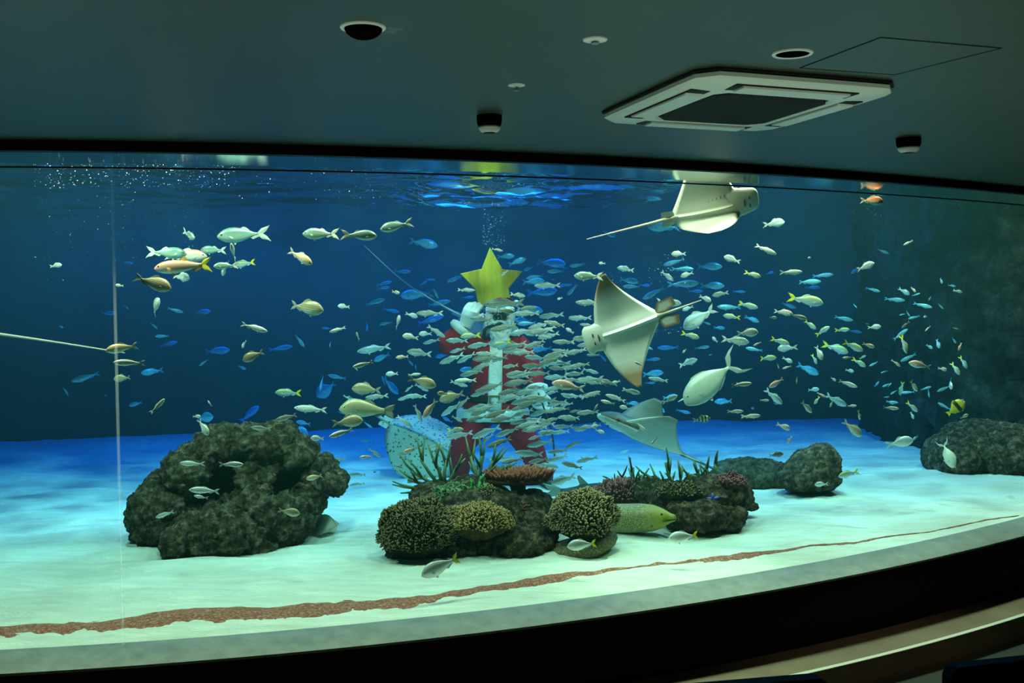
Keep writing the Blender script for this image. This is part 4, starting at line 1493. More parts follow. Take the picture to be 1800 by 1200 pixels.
def rock(name, balls, voxel, amp, sc, seed, m, label, caves=(), cat='rock', fine=1.0):
    bm = bmesh.new()
    for b_ in balls:
        px_ball(bm, *b_)
    bm = fused(bm, voxel)
    for (px, py, dep, r, push) in caves:
        c = at(px, py, dep)
        rr = r * dep / F
        for v in bm.verts:
            d = v.co - EYE
            d *= dep / d.y
            q = (EYE + d - c)
            l = math.hypot(q.x, q.z) / rr
            if l < 1 and v.co.y < dep + .25:
                v.co += (v.co - EYE).normalized() * push * min(1, (1 - l * l) * 1.8)
    roughen(bm, amp, sc, seed, fine)
    for v in bm.verts:
        if v.co.z < ZS - .06:
            v.co.z = ZS - .06
    o = obj(name, bm, m, smooth=True)
    return tag(o, label, cat)


rock('boulder', [(420, 850, 8.15, 122, 76, .5), (300, 898, 7.95, 58, 62, .4), (270, 905, 7.95, 30, 46, .3), (480, 785, 8.15, 30, 36, .35), (440, 782, 8.12, 50, 34, .35), (395, 785, 8.1, 48, 36, .38), (348, 828, 8.0, 56, 44, .38), (500, 776, 8.1, 16, 26, .2),
                 (545, 842, 8.15, 52, 30, .28), (583, 846, 8.1, 22, 18, .2), (560, 820, 8.15, 26, 20, .2), (530, 800, 8.15, 30, 30, .25), (390, 935, 7.6, 90, 44, .34), (325, 950, 7.5, 30, 28, .24), (475, 905, 7.85, 74, 60, .38), (440, 950, 7.7, 66, 34, .3), (525, 880, 8.0, 40, 40, .3)],
     .013, .040, 2.6, 1, M_rock, 'big dark brown boulder with two caves on the pale sand',
     [(388, 838, 7.7, 28, .40), (372, 862, 7.7, 30, .36), (350, 885, 7.6, 22, .3), (402, 858, 7.7, 16, .35), (505, 850, 7.8, 26, .36), (488, 862, 7.7, 20, .3), (520, 845, 7.8, 16, .3), (478, 870, 7.7, 10, .2)])
rock('reef_rock', [(830, 905, 7.85, 105, 48, .45), (905, 958, 7.45, 70, 32, .26), (800, 965, 7.4, 60, 26, .22), (828, 876, 8.0, 54, 32, .32), (930, 893, 7.95, 38, 28, .28), (765, 880, 7.9, 40, 28, .26), (945, 940, 7.6, 34, 40, .24), (720, 965, 7.4, 36, 22, .2)],
     .013, .028, 3.4, 2, M_reef, 'dark reef rock carrying the corals in front of the diver')
rock('reef_rock', [(1180, 880, 8.2, 44, 30, .28), (1245, 868, 8.25, 58, 30, .3), (1225, 905, 7.95, 58, 26, .25), (1288, 866, 8.3, 24, 26, .22), (1275, 905, 8.1, 30, 24, .22), (1140, 865, 8.35, 36, 22, .22)],
     .013, .026, 3.6, 3, M_reef, 'brown reef rock beyond the moray eel with a blue starfish on it')
rock('small_rock', [(1307, 886, 8.55, 22, 9, .1), (1320, 889, 8.5, 12, 7, .08)], .012, .012, 6, 4, M_reef, 'small low brown stone at the far end of the reef')
rock('rear_rock', [(1318, 832, 10.15, 64, 26, .36), (1290, 842, 10.1, 40, 20, .3), (1365, 838, 10.15, 48, 22, .32)], .018, .020, 3, 5, rock_mat('rear_rock_stone', (.04, .034, .018), (.12, .105, .058), (.26, .22, .13)), 'low olive rock on the sand behind the reef')
rock('rear_rock', [(1428, 828, 9.5, 46, 34, .3), (1448, 806, 9.5, 24, 24, .22), (1400, 838, 9.45, 32, 24, .26)], .018, .022, 3, 6, M_rock, 'dark brown pointed rock on the sand behind the reef')
rock('corner_rock', [(1672, 805, 10.7, 44, 42, .42), (1720, 785, 10.85, 60, 44, .5), (1765, 795, 10.7, 70, 50, .5), (1695, 775, 10.8, 30, 30, .35)], .022, .03, 2.4, 7, M_rock, 'dark brown rock at the foot of the rock wall')
# rock wall on the far side
bm = bmesh.new()
wp = smooth_path([(5.5, 15.6), (4.95, 14.9), (4.72, 14.0), (4.62, 13.0), (4.75, 12.2), (5.1, 11.4), (5.9, 10.6), (7.2, 10.0)], 12)
rows = []
for p in wp:
    rows.append([bm.verts.new((p.x, p.y, ZS - .1 + 3.0 * k / 40)) for k in range(41)])
for a, b_ in zip(rows, rows[1:]):
    for k in range(40):
        bm.faces.new((a[k], b_[k], b_[k + 1], a[k + 1]))
bm.normal_update()
roughen(bm, .085, 1.3, 9)
o = obj('wall_rock', bm, M_wallrock, smooth=True)
md = o.modifiers.new('solid', 'SOLIDIFY')
md.thickness = .08
struct(o, 'dark rough rock wall')

# corals
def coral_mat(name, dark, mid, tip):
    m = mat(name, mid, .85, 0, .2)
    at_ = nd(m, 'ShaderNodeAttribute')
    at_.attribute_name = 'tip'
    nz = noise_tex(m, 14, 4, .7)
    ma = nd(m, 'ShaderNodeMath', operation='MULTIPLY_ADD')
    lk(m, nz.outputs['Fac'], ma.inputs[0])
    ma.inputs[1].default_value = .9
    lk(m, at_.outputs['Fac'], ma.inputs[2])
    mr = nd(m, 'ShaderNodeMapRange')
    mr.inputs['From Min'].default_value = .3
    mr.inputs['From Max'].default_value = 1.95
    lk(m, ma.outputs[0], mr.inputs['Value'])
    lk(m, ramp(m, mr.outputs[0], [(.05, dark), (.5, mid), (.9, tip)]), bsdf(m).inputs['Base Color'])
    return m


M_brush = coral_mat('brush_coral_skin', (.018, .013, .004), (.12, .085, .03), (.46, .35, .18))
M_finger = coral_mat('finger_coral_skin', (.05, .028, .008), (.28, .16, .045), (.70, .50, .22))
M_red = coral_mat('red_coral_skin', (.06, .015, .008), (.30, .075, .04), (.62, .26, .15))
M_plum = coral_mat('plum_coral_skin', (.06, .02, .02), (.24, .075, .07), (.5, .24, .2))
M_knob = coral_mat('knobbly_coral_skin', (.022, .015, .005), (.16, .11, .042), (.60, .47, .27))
M_green = two_tone('green_coral_skin', (.06, .12, .035), (.15, .20, .07), 12)
M_greenb = two_tone('bright_green_coral_skin', (.03, .28, .05), (.10, .36, .10), 12)
M_tan = mat('coral_base_skin', (.36, .30, .14), .8)
v = nd(M_tan, 'ShaderNodeTexVoronoi')
v.inputs['Scale'].default_value = 60
tc = nd(M_tan, 'ShaderNodeTexCoord')
lk(M_tan, tc.outputs['Object'], v.inputs['Vector'])
lk(M_tan, ramp(M_tan, v.outputs['Distance'], [(.2, (.24, .19, .085)), (.6, (.10, .08, .03))]), bsdf(M_tan).inputs['Base Color'])
M_stalk = mat('coral_stalk_skin', (.05, .05, .04), .9)


def branchlets(bm, centre, rx, ry, rz, n, length, rad, seed, tilt=.3, zmin=-.3, mi=0, front=True):
    """Short blunt branchlets standing out of an ellipsoid."""
    r_ = random.Random(seed)
    lay = bm.verts.layers.float.get('tip') or bm.verts.layers.float.new('tip')
    ga = PI * (3 - 5 ** .5)
    for i in range(n):
        z = 1 - (i + .5) / n * (1 - zmin)
        a = i * ga + r_.uniform(-.2, .2)
        q = math.sqrt(max(0, 1 - z * z))
        d = Vector((q * math.cos(a), q * math.sin(a), z))
        if d.y > .75:
            continue
        p = Vector(centre) + Vector((d.x * rx, d.y * ry, d.z * rz))
        nrm = Vector((d.x / rx, d.y / ry, d.z / rz)).normalized()
        u = (nrm + Vector((r_.uniform(-tilt, tilt), r_.uniform(-tilt, tilt), r_.uniform(-tilt, tilt) + .25))).normalized()
        l = length * r_.uniform(.6, 1.3)
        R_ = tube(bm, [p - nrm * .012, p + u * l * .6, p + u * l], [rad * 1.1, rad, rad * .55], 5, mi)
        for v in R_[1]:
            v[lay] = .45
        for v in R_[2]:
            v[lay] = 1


def dome_coral(name, px, py, dep, rx, ry, rd, n, length, rad, m, label, seed, zmin=-.35, tilt=.35, core=None):
    s_ = dep / F
    c = at(px, py, dep)
    bm = bmesh.new()
    bm.verts.layers.float.new('tip')
    ball(bm, c, 1, 4, (rx * s_ * .96, rd * .96, ry * s_ * .96), 0)
    roughen(bm, .01, 14, seed)
    branchlets(bm, c, rx * s_, rd, ry * s_, n, length, rad, seed, tilt, zmin)
    off = Vector((seed * 2.3, seed * 5.1, seed))
    for v in bm.verts:
        d = v.co - c
        v.co = c + d * (1 + .26 * noise.noise(d * 6.5 / max(.5, rd * 4) + off) + .10 * noise.noise(d * 17 + off))
        v.co.z = max(v.co.z, ZS - .03)
    return c, tag(obj(name, bm, m, smooth=True), label, 'coral')


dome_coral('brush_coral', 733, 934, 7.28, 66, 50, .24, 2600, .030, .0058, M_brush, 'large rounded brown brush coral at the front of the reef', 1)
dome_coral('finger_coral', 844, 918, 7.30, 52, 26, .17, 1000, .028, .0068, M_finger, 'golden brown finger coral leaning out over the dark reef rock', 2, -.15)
t = empty('knobbly_coral', at(1027, 985, 7.3), 'knobbly tan and brown coral on a broad base in front of the eel', 'coral')
c, o = dome_coral('coral_head', 1027, 906, 7.38, 60, 39, .22, 1900, .024, .0068, M_knob, None, 3, -.5)
del o['category']
localize(o, t)
bm = bmesh.new()
c = at(1026, 962, 7.35)
rings = []
for k, (f_, h) in enumerate([(.30, -.085), (.62, -.075), (.92, -.03), (1.0, .02), (.95, .05), (.6, .07)]):
    rings.append([c + Vector((math.cos(2 * PI * q / 40) * .235 * f_ * (1 + .06 * math.sin(3 * 2 * PI * q / 40)), math.sin(2 * PI * q / 40) * .2 * f_, h * .95 + .045 * math.cos(2 * PI * q / 40))) for q in range(40)])
loft(bm, rings)
localize(obj('coral_base', bm, M_tan, smooth=True), t)
dome_coral('plum_finger_coral', 1092, 872, 8.36, 40, 20, .15, 420, .055, .0085, M_plum, 'plum red finger coral behind the knobbly coral', 4, .0, .25)
# small green coral tufts on the rock
for i, (px, py, dep, rx, ry, mm, lb) in enumerate([(790, 872, 7.72, 30, 20, M_green, 'dull green tufted coral on top of the reef rock'), (852, 874, 7.75, 26, 18, M_knob, 'pale tan tufted coral under the spiky green clump'),
                                                    (905, 900, 7.72, 28, 16, M_plum, 'dusky plum coral patch below the table coral'), (925, 918, 7.68, 22, 14, M_brush, 'small brown coral knob beside the finger coral'),
                                                    (960, 925, 7.5, 18, 12, M_knob, 'pale crusty coral between the reef rock and the knobbly coral'), (1195, 868, 7.98, 34, 16, M_brush, 'brown crusty coral on the far reef rock'), (1285, 850, 8.12, 22, 15, M_plum, 'reddish coral crust at the far reef end')]):
    dome_coral('tufted_coral', px, py, dep, rx, ry, .1, 170, .024, .007, mm, lb, 20 + i, 0, .6)
# table coral
t = empty('table_coral', at(915, 885, 7.95), 'red table coral with a flat top on a dark stalk', 'coral')
c = at(910, 842, 7.95)
bm = bmesh.new()
b0 = at(913, 892, 7.95)
tube(bm, [b0, b0.lerp(c, .4), b0.lerp(c, .75), c], [.075, .052, .052, .10], 14)
roughen(bm, .006, 12, 3)
localize(obj('stalk', bm, M_stalk, smooth=True), t)
bm = bmesh.new()
lay = bm.verts.layers.float.new('tip')
rings = []
for f_, h in [(.05, -.03), (.5, -.028), (.9, -.012), (1, .0), (.97, .02), (.5, .03), (.05, .03)]:
    rings.append([c + Vector((math.cos(2 * PI * q / 36) * .238 * f_ * (1 + .09 * math.sin(4 * 2 * PI * q / 36)), math.sin(2 * PI * q / 36) * .19 * f_ * (1 + .07 * math.sin(5 * 2 * PI * q / 36)), h - .01 * f_)) for q in range(36)])
loft(bm, rings)
r_ = random.Random(5)
for i in range(620):
    a, q = r_.uniform(0, 2 * PI), math.sqrt(r_.random())
    p = c + Vector((math.cos(a) * .232 * q, math.sin(a) * .185 * q, .012))
    d = Vector((math.cos(a) * q * .7 + r_.uniform(-.2, .2), math.sin(a) * q * .7 + r_.uniform(-.2, .2), 1)).normalized()
    l = .075 * r_.uniform(.5, 1.15)
    R_ = tube(bm, [p, p + d * l * .6, p + d * l], [.0085, .0075, .0035], 5)
    for v in R_[1]:
        v[lay] = .4
    for v in R_[2]:
        v[lay] = .9
localize(obj('plate', bm, M_red, smooth=True), t)


# staghorn corals
def stag(bm, p, d, l, r, depth, rn, mi=0):
    q = p + d * l
    mid = p + d * l * .5 + Vector((rn.uniform(-1, 1), rn.uniform(-1, 1), rn.uniform(-1, 1))) * l * .05
    tube(bm, [p, mid, q], [r, r * .85, r * .45 if depth == 0 else r * .7], 7, mi)
    if depth == 0:
        return
    for k in range(rn.choice((2, 2, 3))):
        nd_ = (d + Vector((rn.uniform(-.75, .75), rn.uniform(-.5, .5), rn.uniform(-.15, .5)))).normalized()
        stag(bm, p + d * l * rn.uniform(.55, .95), nd_, l * rn.uniform(.55, .85), r * .68, depth - 1, rn)


def staghorn(px, py, dep, dirs, l, r, m, label, seed, depth=1):
    rn = random.Random(seed)
    bm = bmesh.new()
    c = at(px, py, dep)
    ball(bm, c + Vector((0, 0, -.03)), .05, 2, (1.2, .9, .8))
    for (dx, dz) in dirs:
        s_ = Vector((dx, rn.uniform(-.3, .3), dz))
        stag(bm, c + Vector((dx * .035, 0, -.01)), s_.normalized(), l * s_.length, r, depth, rn)
    return tag(obj('staghorn_coral', bm, m, smooth=True), label, 'coral', 'staghorn corals on the reef')


staghorn(782, 856, 7.95, [(-.9, .6), (-.65, .9), (-.3, 1.0), (.05, .9), (-1.0, .3), (-1.1, .02), (-.8, -.02), (.35, .7)], 0.238, 0.0150, M_green, 'dark olive staghorn coral spreading beside the knee of the diver', 1)
staghorn(842, 856, 7.95, [(-.25, 1.1), (.1, 1.2), (.45, 1.0), (.75, .75), (-.1, .7), (.3, .6)], 0.210, 0.0163, M_green, 'spiky green staghorn coral in front of the diver', 2)
staghorn(838, 862, 7.72, [(-.3, .7), (.2, .8), (.5, .5), (-.6, .4)], 0.098, 0.0137, M_greenb, 'small bright green coral sprig at the foot of the spiky green clump', 3)
staghorn(1098, 862, 8.5, [(-.55, .6), (-.1, .8), (.35, 1.0), (.12, .5)], 0.168, 0.0125, M_plum, 'thin reddish staghorn coral behind the plum finger coral', 4)
staghorn(1122, 866, 8.3, [(-.2, .9), (.15, .95), (.4, .4)], 0.154, 0.0150, M_green, 'stubby green staghorn coral next to the plum finger coral', 5)
staghorn(1188, 862, 8.25, [(-1.0, .7), (-.35, 1.25), (.25, 1.0), (-.6, .5), (-.15, .6)], 0.182, 0.0150, M_green, 'tall green staghorn coral in the middle of the far reef rock', 6)
staghorn(1223, 856, 8.3, [(-.35, .9), (.1, 1.1), (.4, .8)], 0.140, 0.0137, M_green, 'forked olive staghorn coral between its taller neighbours', 7)
staghorn(1258, 850, 8.35, [(-.45, .9), (.0, 1.1), (-.8, .4), (.5, .5)], 0.154, 0.0175, M_green, 'thick green staghorn coral at the far end of the reef', 8)
staghorn(1150, 872, 8.2, [(-.6, .5), (.1, .6), (.5, .55), (-.1, .4)], 0.126, 0.0150, M_green, 'low green staghorn coral behind the head of the eel', 9)

# blue starfish on the far reef rock
M_star = two_tone('starfish_skin', (.12, .12, .62), (.25, .24, .75), 30)
bm = bmesh.new()
c = at(1253, 877, 7.93)
for k in range(5):
    a = 2 * PI * k / 5 + .4
    d = Vector((math.cos(a), -.25, math.sin(a)))
    tube(bm, [c, c + d * .025, c + d * .048], [.013, .010, .004], 8)
ball(bm, c, .015, 2, (1, .7, 1))
tag(obj('blue_starfish', bm, M_star, smooth=True), 'small violet blue starfish clinging to the far reef rock', 'starfish')
# ---------------------------------------------------------------- the diver in a red suit
DD = 10.05


def J(px, py, dep=DD):
    return at(px, py, dep)


def limb(bm, pts, rads, seg=14):
    tube(bm, smooth_path3([Vector(p) for p in pts], 4), [rads[0]] * 0 + [r for r in interp(rads, 4)], seg)


def interp(r, n):
    out = []
    for a, b in zip(r, r[1:]):
        out += [a + (b - a) * k / n for k in range(n)]
    return out + [r[-1]]


pelvis, waist, chest, neck, head = J(868, 712), J(870, 682), J(873, 628), J(877, 592), J(879, 561, 9.98)
shR, elR, wrR, haR = J(836, 606), J(786, 606, 9.92), J(812, 574, 9.90), J(823, 553, 9.90)
shL, elL, wrL, haL = J(912, 606), J(938, 655, 10.0), J(944, 688, 9.92), J(946, 699, 9.90)
hiR, knR, anR, toR = J(848, 722), J(812, 785, 9.92), J(806, 842, 10.1), J(794, 853, 9.85)
hiL, knL, anL, toL = J(892, 722), J(932, 788, 9.97), J(958, 842, 10.1), J(968, 853, 9.85)
M_skin = mat('skin', (.62, .38, .28), .5)
M_suit = mat('red_suit_cloth', (.34, .010, .03), .8, 0, .2)
t = noise_tex(M_suit, 5, 4, .6)
lk(M_suit, ramp(M_suit, t.outputs['Fac'], [(.35, (.28, .008, .024)), (.65, (.42, .012, .036))]), bsdf(M_suit).inputs['Base Color'])
bump(M_suit, noise_tex(M_suit, 14, 3, .5).outputs['Fac'], .5, .02)
M_fur = mat('white_fur_trim', (.86, .88, .82), .95, 0, .1)
bump(M_fur, noise_tex(M_fur, 70, 4, .7).outputs['Fac'], .8, .01)
M_glove = mat('white_glove', (.86, .88, .84), .7)
M_belt = mat('black_belt', (.012, .012, .012), .5)
M_mask = mat('dark_mask', (.02, .03, .03), .2)
base = Vector((pelvis.x, pelvis.y, ZS + .02))
person = empty('person', base, 'diver in a red suit with white fur trim and beard, standing among the silver fish', 'person')

# body: one continuous figure under the clothes
bm = bmesh.new()
limb(bm, [pelvis, waist, chest, J(875, 605), neck, J(878, 580)], [.15, .145, .165, .13, .06, .058])
for s_ in (-1, 1):
    ball(bm, chest + RIGHT * .1 * s_, .12, 2, (1, .8, 1.1))
for a, b_, c, d in ((shR, elR, wrR, haR), (shL, elL, wrL, haL)):
    limb(bm, [J(875, 612), a, a.lerp(b_, .5), b_, b_.lerp(c, .4), c, d], [.07, .065, .052, .045, .042, .03, .028])
for a, b_, c, d in ((hiR, knR, anR, toR), (hiL, knL, anL, toL)):
    limb(bm, [pelvis, a, a.lerp(b_, .5), b_, b_.lerp(c, .35), c, c.lerp(d, .3), d], [.1, .1, .085, .06, .062, .04, .045, .03])
# head: skull, jaw, nose, ears
ball(bm, head + UP * .02 + FWD * .01, .092, 3, (.86, 1.05, 1.12))
ball(bm, head - UP * .055 - FWD * .03, .06, 2, (.95, .9, .9))
tube(bm, [head + UP * .02 - FWD * .085, head - UP * .005 - FWD * .11, head - UP * .02 - FWD * .10], [.010, .016, .014], 8)
for s_ in (-1, 1):
    ball(bm, head + RIGHT * .085 * s_ + FWD * .01, .025, 2, (.4, .8, 1.2))
bm = fused(bm, .014, 3)
o = localize(obj('body', bm, M_skin, smooth=True), person)
# eyes and mouth
bm = bmesh.new()
for s_ in (-1, 1):
    ball(bm, head + UP * .018 + RIGHT * .034 * s_ - FWD * .085, .013, 2)
localize(obj('eyes', bm, M_eye, smooth=True), person)
bm = bmesh.new()
tube(bm, [head - UP * .05 - RIGHT * .025 - FWD * .085, head - UP * .054 - FWD * .095, head - UP * .05 + RIGHT * .025 - FWD * .085], [.005, .008, .005], 8)
localize(obj('mouth', bm, mat('lips', (.5, .16, .14), .5), smooth=True), person)

# coat
bm = bmesh.new()


def oval(c, rx, ry, n=28, tilt=0.):
    return [c + RIGHT * (rx * math.cos(2 * PI * k / n)) + Vector((0, 1, 0)) * (ry * math.sin(2 * PI * k / n)) + UP * tilt * math.cos(2 * PI * k / n) for k in range(n)]


loft(bm, [oval(J(877, 590), .085, .08), oval(J(876, 600), .18, .12), oval(J(875, 612), .232, .15), oval(J(873, 640), .235, .165), oval(J(872, 670), .225, .165), oval(J(870, 694), .24, .175), oval(J(868, 715), .285, .20), oval(J(867, 730), .315, .215)])
limb(bm, [J(858, 607), shR, shR.lerp(elR, .5), elR, elR.lerp(wrR, .45), wrR], [.085, .10, .10, .098, .09, .08])
limb(bm, [J(892, 607), shL, shL.lerp(elL, .5), elL, elL.lerp(wrL, .5), wrL], [.085, .10, .10, .095, .085, .075])
bm = fused(bm, .016, 3)
for v in bm.verts:
    v.co += v.normal * .012 * noise.noise(v.co * 6) if v.normal.length else Vector()
localize(obj('coat', bm, M_suit, smooth=True), person)
# trousers
bm = bmesh.new()
limb(bm, [J(858, 712), hiR, hiR.lerp(knR, .5), knR, knR.lerp(anR, .5), anR], [.15, .155, .145, .12, .105, .088])
limb(bm, [J(880, 712), hiL, hiL.lerp(knL, .5), knL, knL.lerp(anL, .5), anL], [.15, .155, .15, .122, .10, .082])
ball(bm, J(869, 718), .17, 3, (1.05, .9, .8))
bm = fused(bm, .016, 3)
bm.normal_update()
for v in bm.verts:
    v.co += v.normal * (.016 * noise.noise(v.co * 5) + .006 * noise.noise(v.co * 13))
localize(obj('trousers', bm, M_suit, smooth=True), person)
# boots
for a, d in ((anR, toR), (anL, toL)):
    bm = bmesh.new()
    limb(bm, [a + UP * .07, a, a - UP * .02, a.lerp(d, .5) - UP * .01, d], [.085, .075, .07, .06, .045])
    localize(obj('boot', bm, M_belt, smooth=True), person)
# fur trims
bm = bmesh.new()
hem = [oval(J(867, 716), .325, .22), oval(J(867, 722), .345, .235), oval(J(867, 733), .345, .235), oval(J(867, 738), .325, .22), oval(J(867, 736), .29, .19), oval(J(867, 718), .29, .19)]
hem.append(hem[0])
R_ = loft(bm, hem[:-1], cap=False)
n = len(R_[0])
for i in range(n):
    j = (i + 1) % n
    bm.faces.new((R_[-1][i], R_[-1][j], R_[0][j], R_[0][i]))
bm.normal_update()
roughen(bm, .006, 14, 2)
localize(obj('hem_trim', bm, M_fur, smooth=True), person)
bm = bmesh.new()
rows = []
for py, y_ in [(604, -.13), (625, -.165), (650, -.18), (675, -.182), (694, -.19), (716, -.225)]:
    c = J(873 - (py - 600) * .03, py) + Vector((0, y_, 0))
    w_ = .068
    rows.append([c - RIGHT * w_ + Vector((0, .03, 0)), c - RIGHT * w_ * .8 + Vector((0, -.012, 0)), c + Vector((0, -.022, 0)), c + RIGHT * w_ * .8 + Vector((0, -.012, 0)), c + RIGHT * w_ + Vector((0, .03, 0)), c + Vector((0, .035, 0))])
loft(bm, rows)
localize(obj('front_trim', bm, M_fur, smooth=True), person)
bm = bmesh.new()
loft(bm, [oval(J(871, 692), .246, .184), oval(J(871, 692), .262, .20), oval(J(870, 703), .272, .205), oval(J(870, 703), .25, .19)])
belt = localize(obj('belt', bm, M_belt, smooth=True, sharp=40), person)
bm = bmesh.new()
c = J(870, 698) + Vector((0, -.215, 0))
for dx, dz, sx, sz in ((0, .03, .10, .014), (0, -.03, .10, .014), (-.045, 0, .014, .07), (.045, 0, .014, .07)):
    add_box(bm, c + RIGHT * dx + UP * dz, (sx, .014, sz))
b_ = obj('buckle', bm, mat('brass_buckle', (.7, .5, .12), .3, .8), belt)
for a, b2, nm in ((wrR, elR, 'cuff'), (wrL, elL, 'cuff')):
    d = (b2 - a).normalized()
    bm = bmesh.new()
    tube(bm, [a + d * .055, a + d * .04, a + d * .0, a - d * .015], [.085, .108, .106, .08], 18)
    localize(obj(nm, bm, M_fur, smooth=True), person)


# gloves: palm, four bent fingers of different lengths and a thumb
def glove(c, up, across, fwd_, curl, name='glove'):
    up, across, fwd_ = up.normalized(), across.normalized(), fwd_.normalized()
    bm = bmesh.new()
    tube(bm, [c - up * .09, c - up * .05, c - up * .01, c + up * .035], [.046, .05, .058, .052], 14)
    for k, (off, ln) in enumerate([(-.042, .075), (-.014, .09), (.014, .085), (.040, .066)]):
        b0 = c + across * off + up * .03
        d1 = (up * math.cos(curl * .5) + fwd_ * math.sin(curl * .5)).normalized()
        d2 = (up * math.cos(curl) + fwd_ * math.sin(curl)).normalized()
        d3 = (up * math.cos(curl * 1.6) + fwd_ * math.sin(curl * 1.6)).normalized()
        p1 = b0 + d1 * ln * .42
        p2 = p1 + d2 * ln * .34
        tube(bm, [b0 - up * .02, b0, p1, p2, p2 + d3 * ln * .3], [.017, .0185, .017, .0155, .011], 9)
    tb = c - across * .04 - up * .02
    d1 = (-across * .8 + up * .7 + fwd_ * .2).normalized()
    d2 = (-across * .3 + up * .9 + fwd_ * .5).normalized()
    tube(bm, [tb, tb + d1 * .035, tb + d1 * .05 + d2 * .035], [.022, .019, .012], 9)
    for v in bm.verts:
        v.co = c + (v.co - c) * 1.3
    bm = fused(bm, .008, 2)
    return localize(obj(name, bm, M_glove, smooth=True), person)


glove(haR - UP * .002 + RIGHT * .01, UP * .9 + RIGHT * .35, -RIGHT * .9 + UP * .3, FWD * .9 + RIGHT * .5, .75)
glove(haL - UP * .005, -UP * .9 + RIGHT * .1, -RIGHT + UP * .0, -FWD * .4 + RIGHT * .8, 1.0)
# beard, moustache, hair
bm = bmesh.new()
ball(bm, head - UP * .10 - FWD * .085, .10, 3, (1.0, .55, 1.05))
ball(bm, head - UP * .19 - FWD * .075, .085, 3, (.95, .55, .9))
ball(bm, head - UP * .05 - FWD * .06 - RIGHT * .075, .045, 2, (.8, .9, 1.3))
ball(bm, head - UP * .05 - FWD * .06 + RIGHT * .075, .045, 2, (.8, .9, 1.3))
bm = fused(bm, .012, 1)
roughen(bm, .014, 9, 4)
localize(obj('beard', bm, M_fur, smooth=True), person)
bm = bmesh.new()
for s_ in (-1, 1):
    tube(bm, [head - UP * .035 - FWD * .125, head - UP * .045 - FWD * .13 + RIGHT * .035 * s_, head - UP * .075 - FWD * .115 + RIGHT * .08 * s_], [.018, .022, .008], 10)
localize(obj('moustache', bm, M_fur, smooth=True), person)
bm = bmesh.new()
for s_ in (-1, 1):
    ball(bm, head + RIGHT * .098 * s_ + UP * .0 + FWD * .0, .05, 3, (.7, 1.0, 1.5))
    ball(bm, head + RIGHT * .105 * s_ - UP * .07 - FWD * .01, .042, 3, (.8, 1.0, 1.3))
bm = fused(bm, .012, 1)
roughen(bm, .012, 12, 6)
localize(obj('hair', bm, M_fur, smooth=True), person)
# mask and air hose
bm = bmesh.new()
loft(bm, [[head + UP * .02 - FWD * (.075 + d) + RIGHT * (.058 * s_ * math.copysign(abs(math.cos(a)) ** .5, math.cos(a))) + UP * (.030 * s_ * math.copysign(abs(math.sin(a)) ** .5, math.sin(a))) for a in [2 * PI * k / 24 for k in range(24)]] for d, s_ in ((-.02, 1.1), (.02, 1.12), (.045, 1.0), (.05, .9))])
mk = localize(obj('mask', bm, M_mask, smooth=True, sharp=40), person)
bm = bmesh.new()
tube(bm, smooth_path3([head - UP * .055 - FWD * .14, head - UP * .06 - FWD * .17 - RIGHT * .05, head - UP * .09 - FWD * .12 - RIGHT * .13, head - UP * .16 - FWD * .02 - RIGHT * .15, chest + UP * .02 - RIGHT * .14 + FWD * .02], 5), .016, 10)
ball(bm, head - UP * .055 - FWD * .15, .032, 2, (1.2, .8, .9))
localize(obj('air_hose', bm, M_mask, smooth=True), person)
# hat with its fur brim
bm = bmesh.new()
hc = head + UP * .10 + FWD * .015
loft(bm, [oval(hc - UP * .01, .105, .11), oval(hc + UP * .045, .10, .105), oval(hc + UP * .08 + RIGHT * .01, .075, .08), oval(hc + UP * .10 + RIGHT * .03, .045, .05), oval(hc + UP * .095 + RIGHT * .08 + FWD * .03, .03, .035), oval(hc + UP * .06 + RIGHT * .13 + FWD * .05, .02, .02)])
hat = localize(obj('hat', bm, M_suit, smooth=True), person)
bm = bmesh.new()
rr = [hc - UP * .01 + RIGHT * .108 * math.cos(2 * PI * k / 24) + Vector((0, .113 * math.sin(2 * PI * k / 24), 0)) for k in range(25)]
tube(bm, rr, .03, 10, cap=False)
ball(bm, hc + UP * .05 + RIGHT * .15 + FWD * .05, .032, 2)
obj('hat_brim', bm, M_fur, hat, smooth=True)

# the star board held up behind the head
M_starb = mat('yellow_star_board', (.72, .68, .02), .6)
tc = nd(M_starb, 'ShaderNodeTexCoord')
mp_ = nd(M_starb, 'ShaderNodeMapping')
mp_.inputs['Rotation'].default_value = (0, math.radians(25), 0)
mp_.inputs['Scale'].default_value = (7, 1, 1.0)
lk(M_starb, tc.outputs['Object'], mp_.inputs['Vector'])
t = noise_tex(M_starb, 1.6, 3, .5, vec=mp_.outputs[0])
lk(M_starb, ramp(M_starb, t.outputs['Fac'], [(.38, (.60, .44, .02)), (.5, (.82, .56, .02)), (.62, (1.0, .70, .02))]), bsdf(M_starb).inputs['Base Color'])
outl = [(861.4, 434.7), (883.4, 473.2), (919, 476.8), (894.4, 506.5), (902, 556), (868, 529), (842, 542), (834.8, 508), (809, 481), (846.7, 472.5)]
bm = bmesh.new()
sc_ = at(864, 490, 10.22)
ring_f, ring_b, ring_m, ring_n = [], [], [], []
for px, py in outl:
    p = at(px, py, 10.22)
    d = p - sc_
    ring_f.append(sc_ + d * .965 + Vector((0, -.022, 0)))
    ring_m.append(p + Vector((0, -.012, 0)))
    ring_n.append(p + Vector((0, .012, 0)))
    ring_b.append(sc_ + d * .965 + Vector((0, .022, 0)))
loft(bm, [ring_f, ring_m, ring_n, ring_b])
tag(obj('star_board', bm, M_starb), 'yellow five pointed star board held up above the head of the diver', 'star')
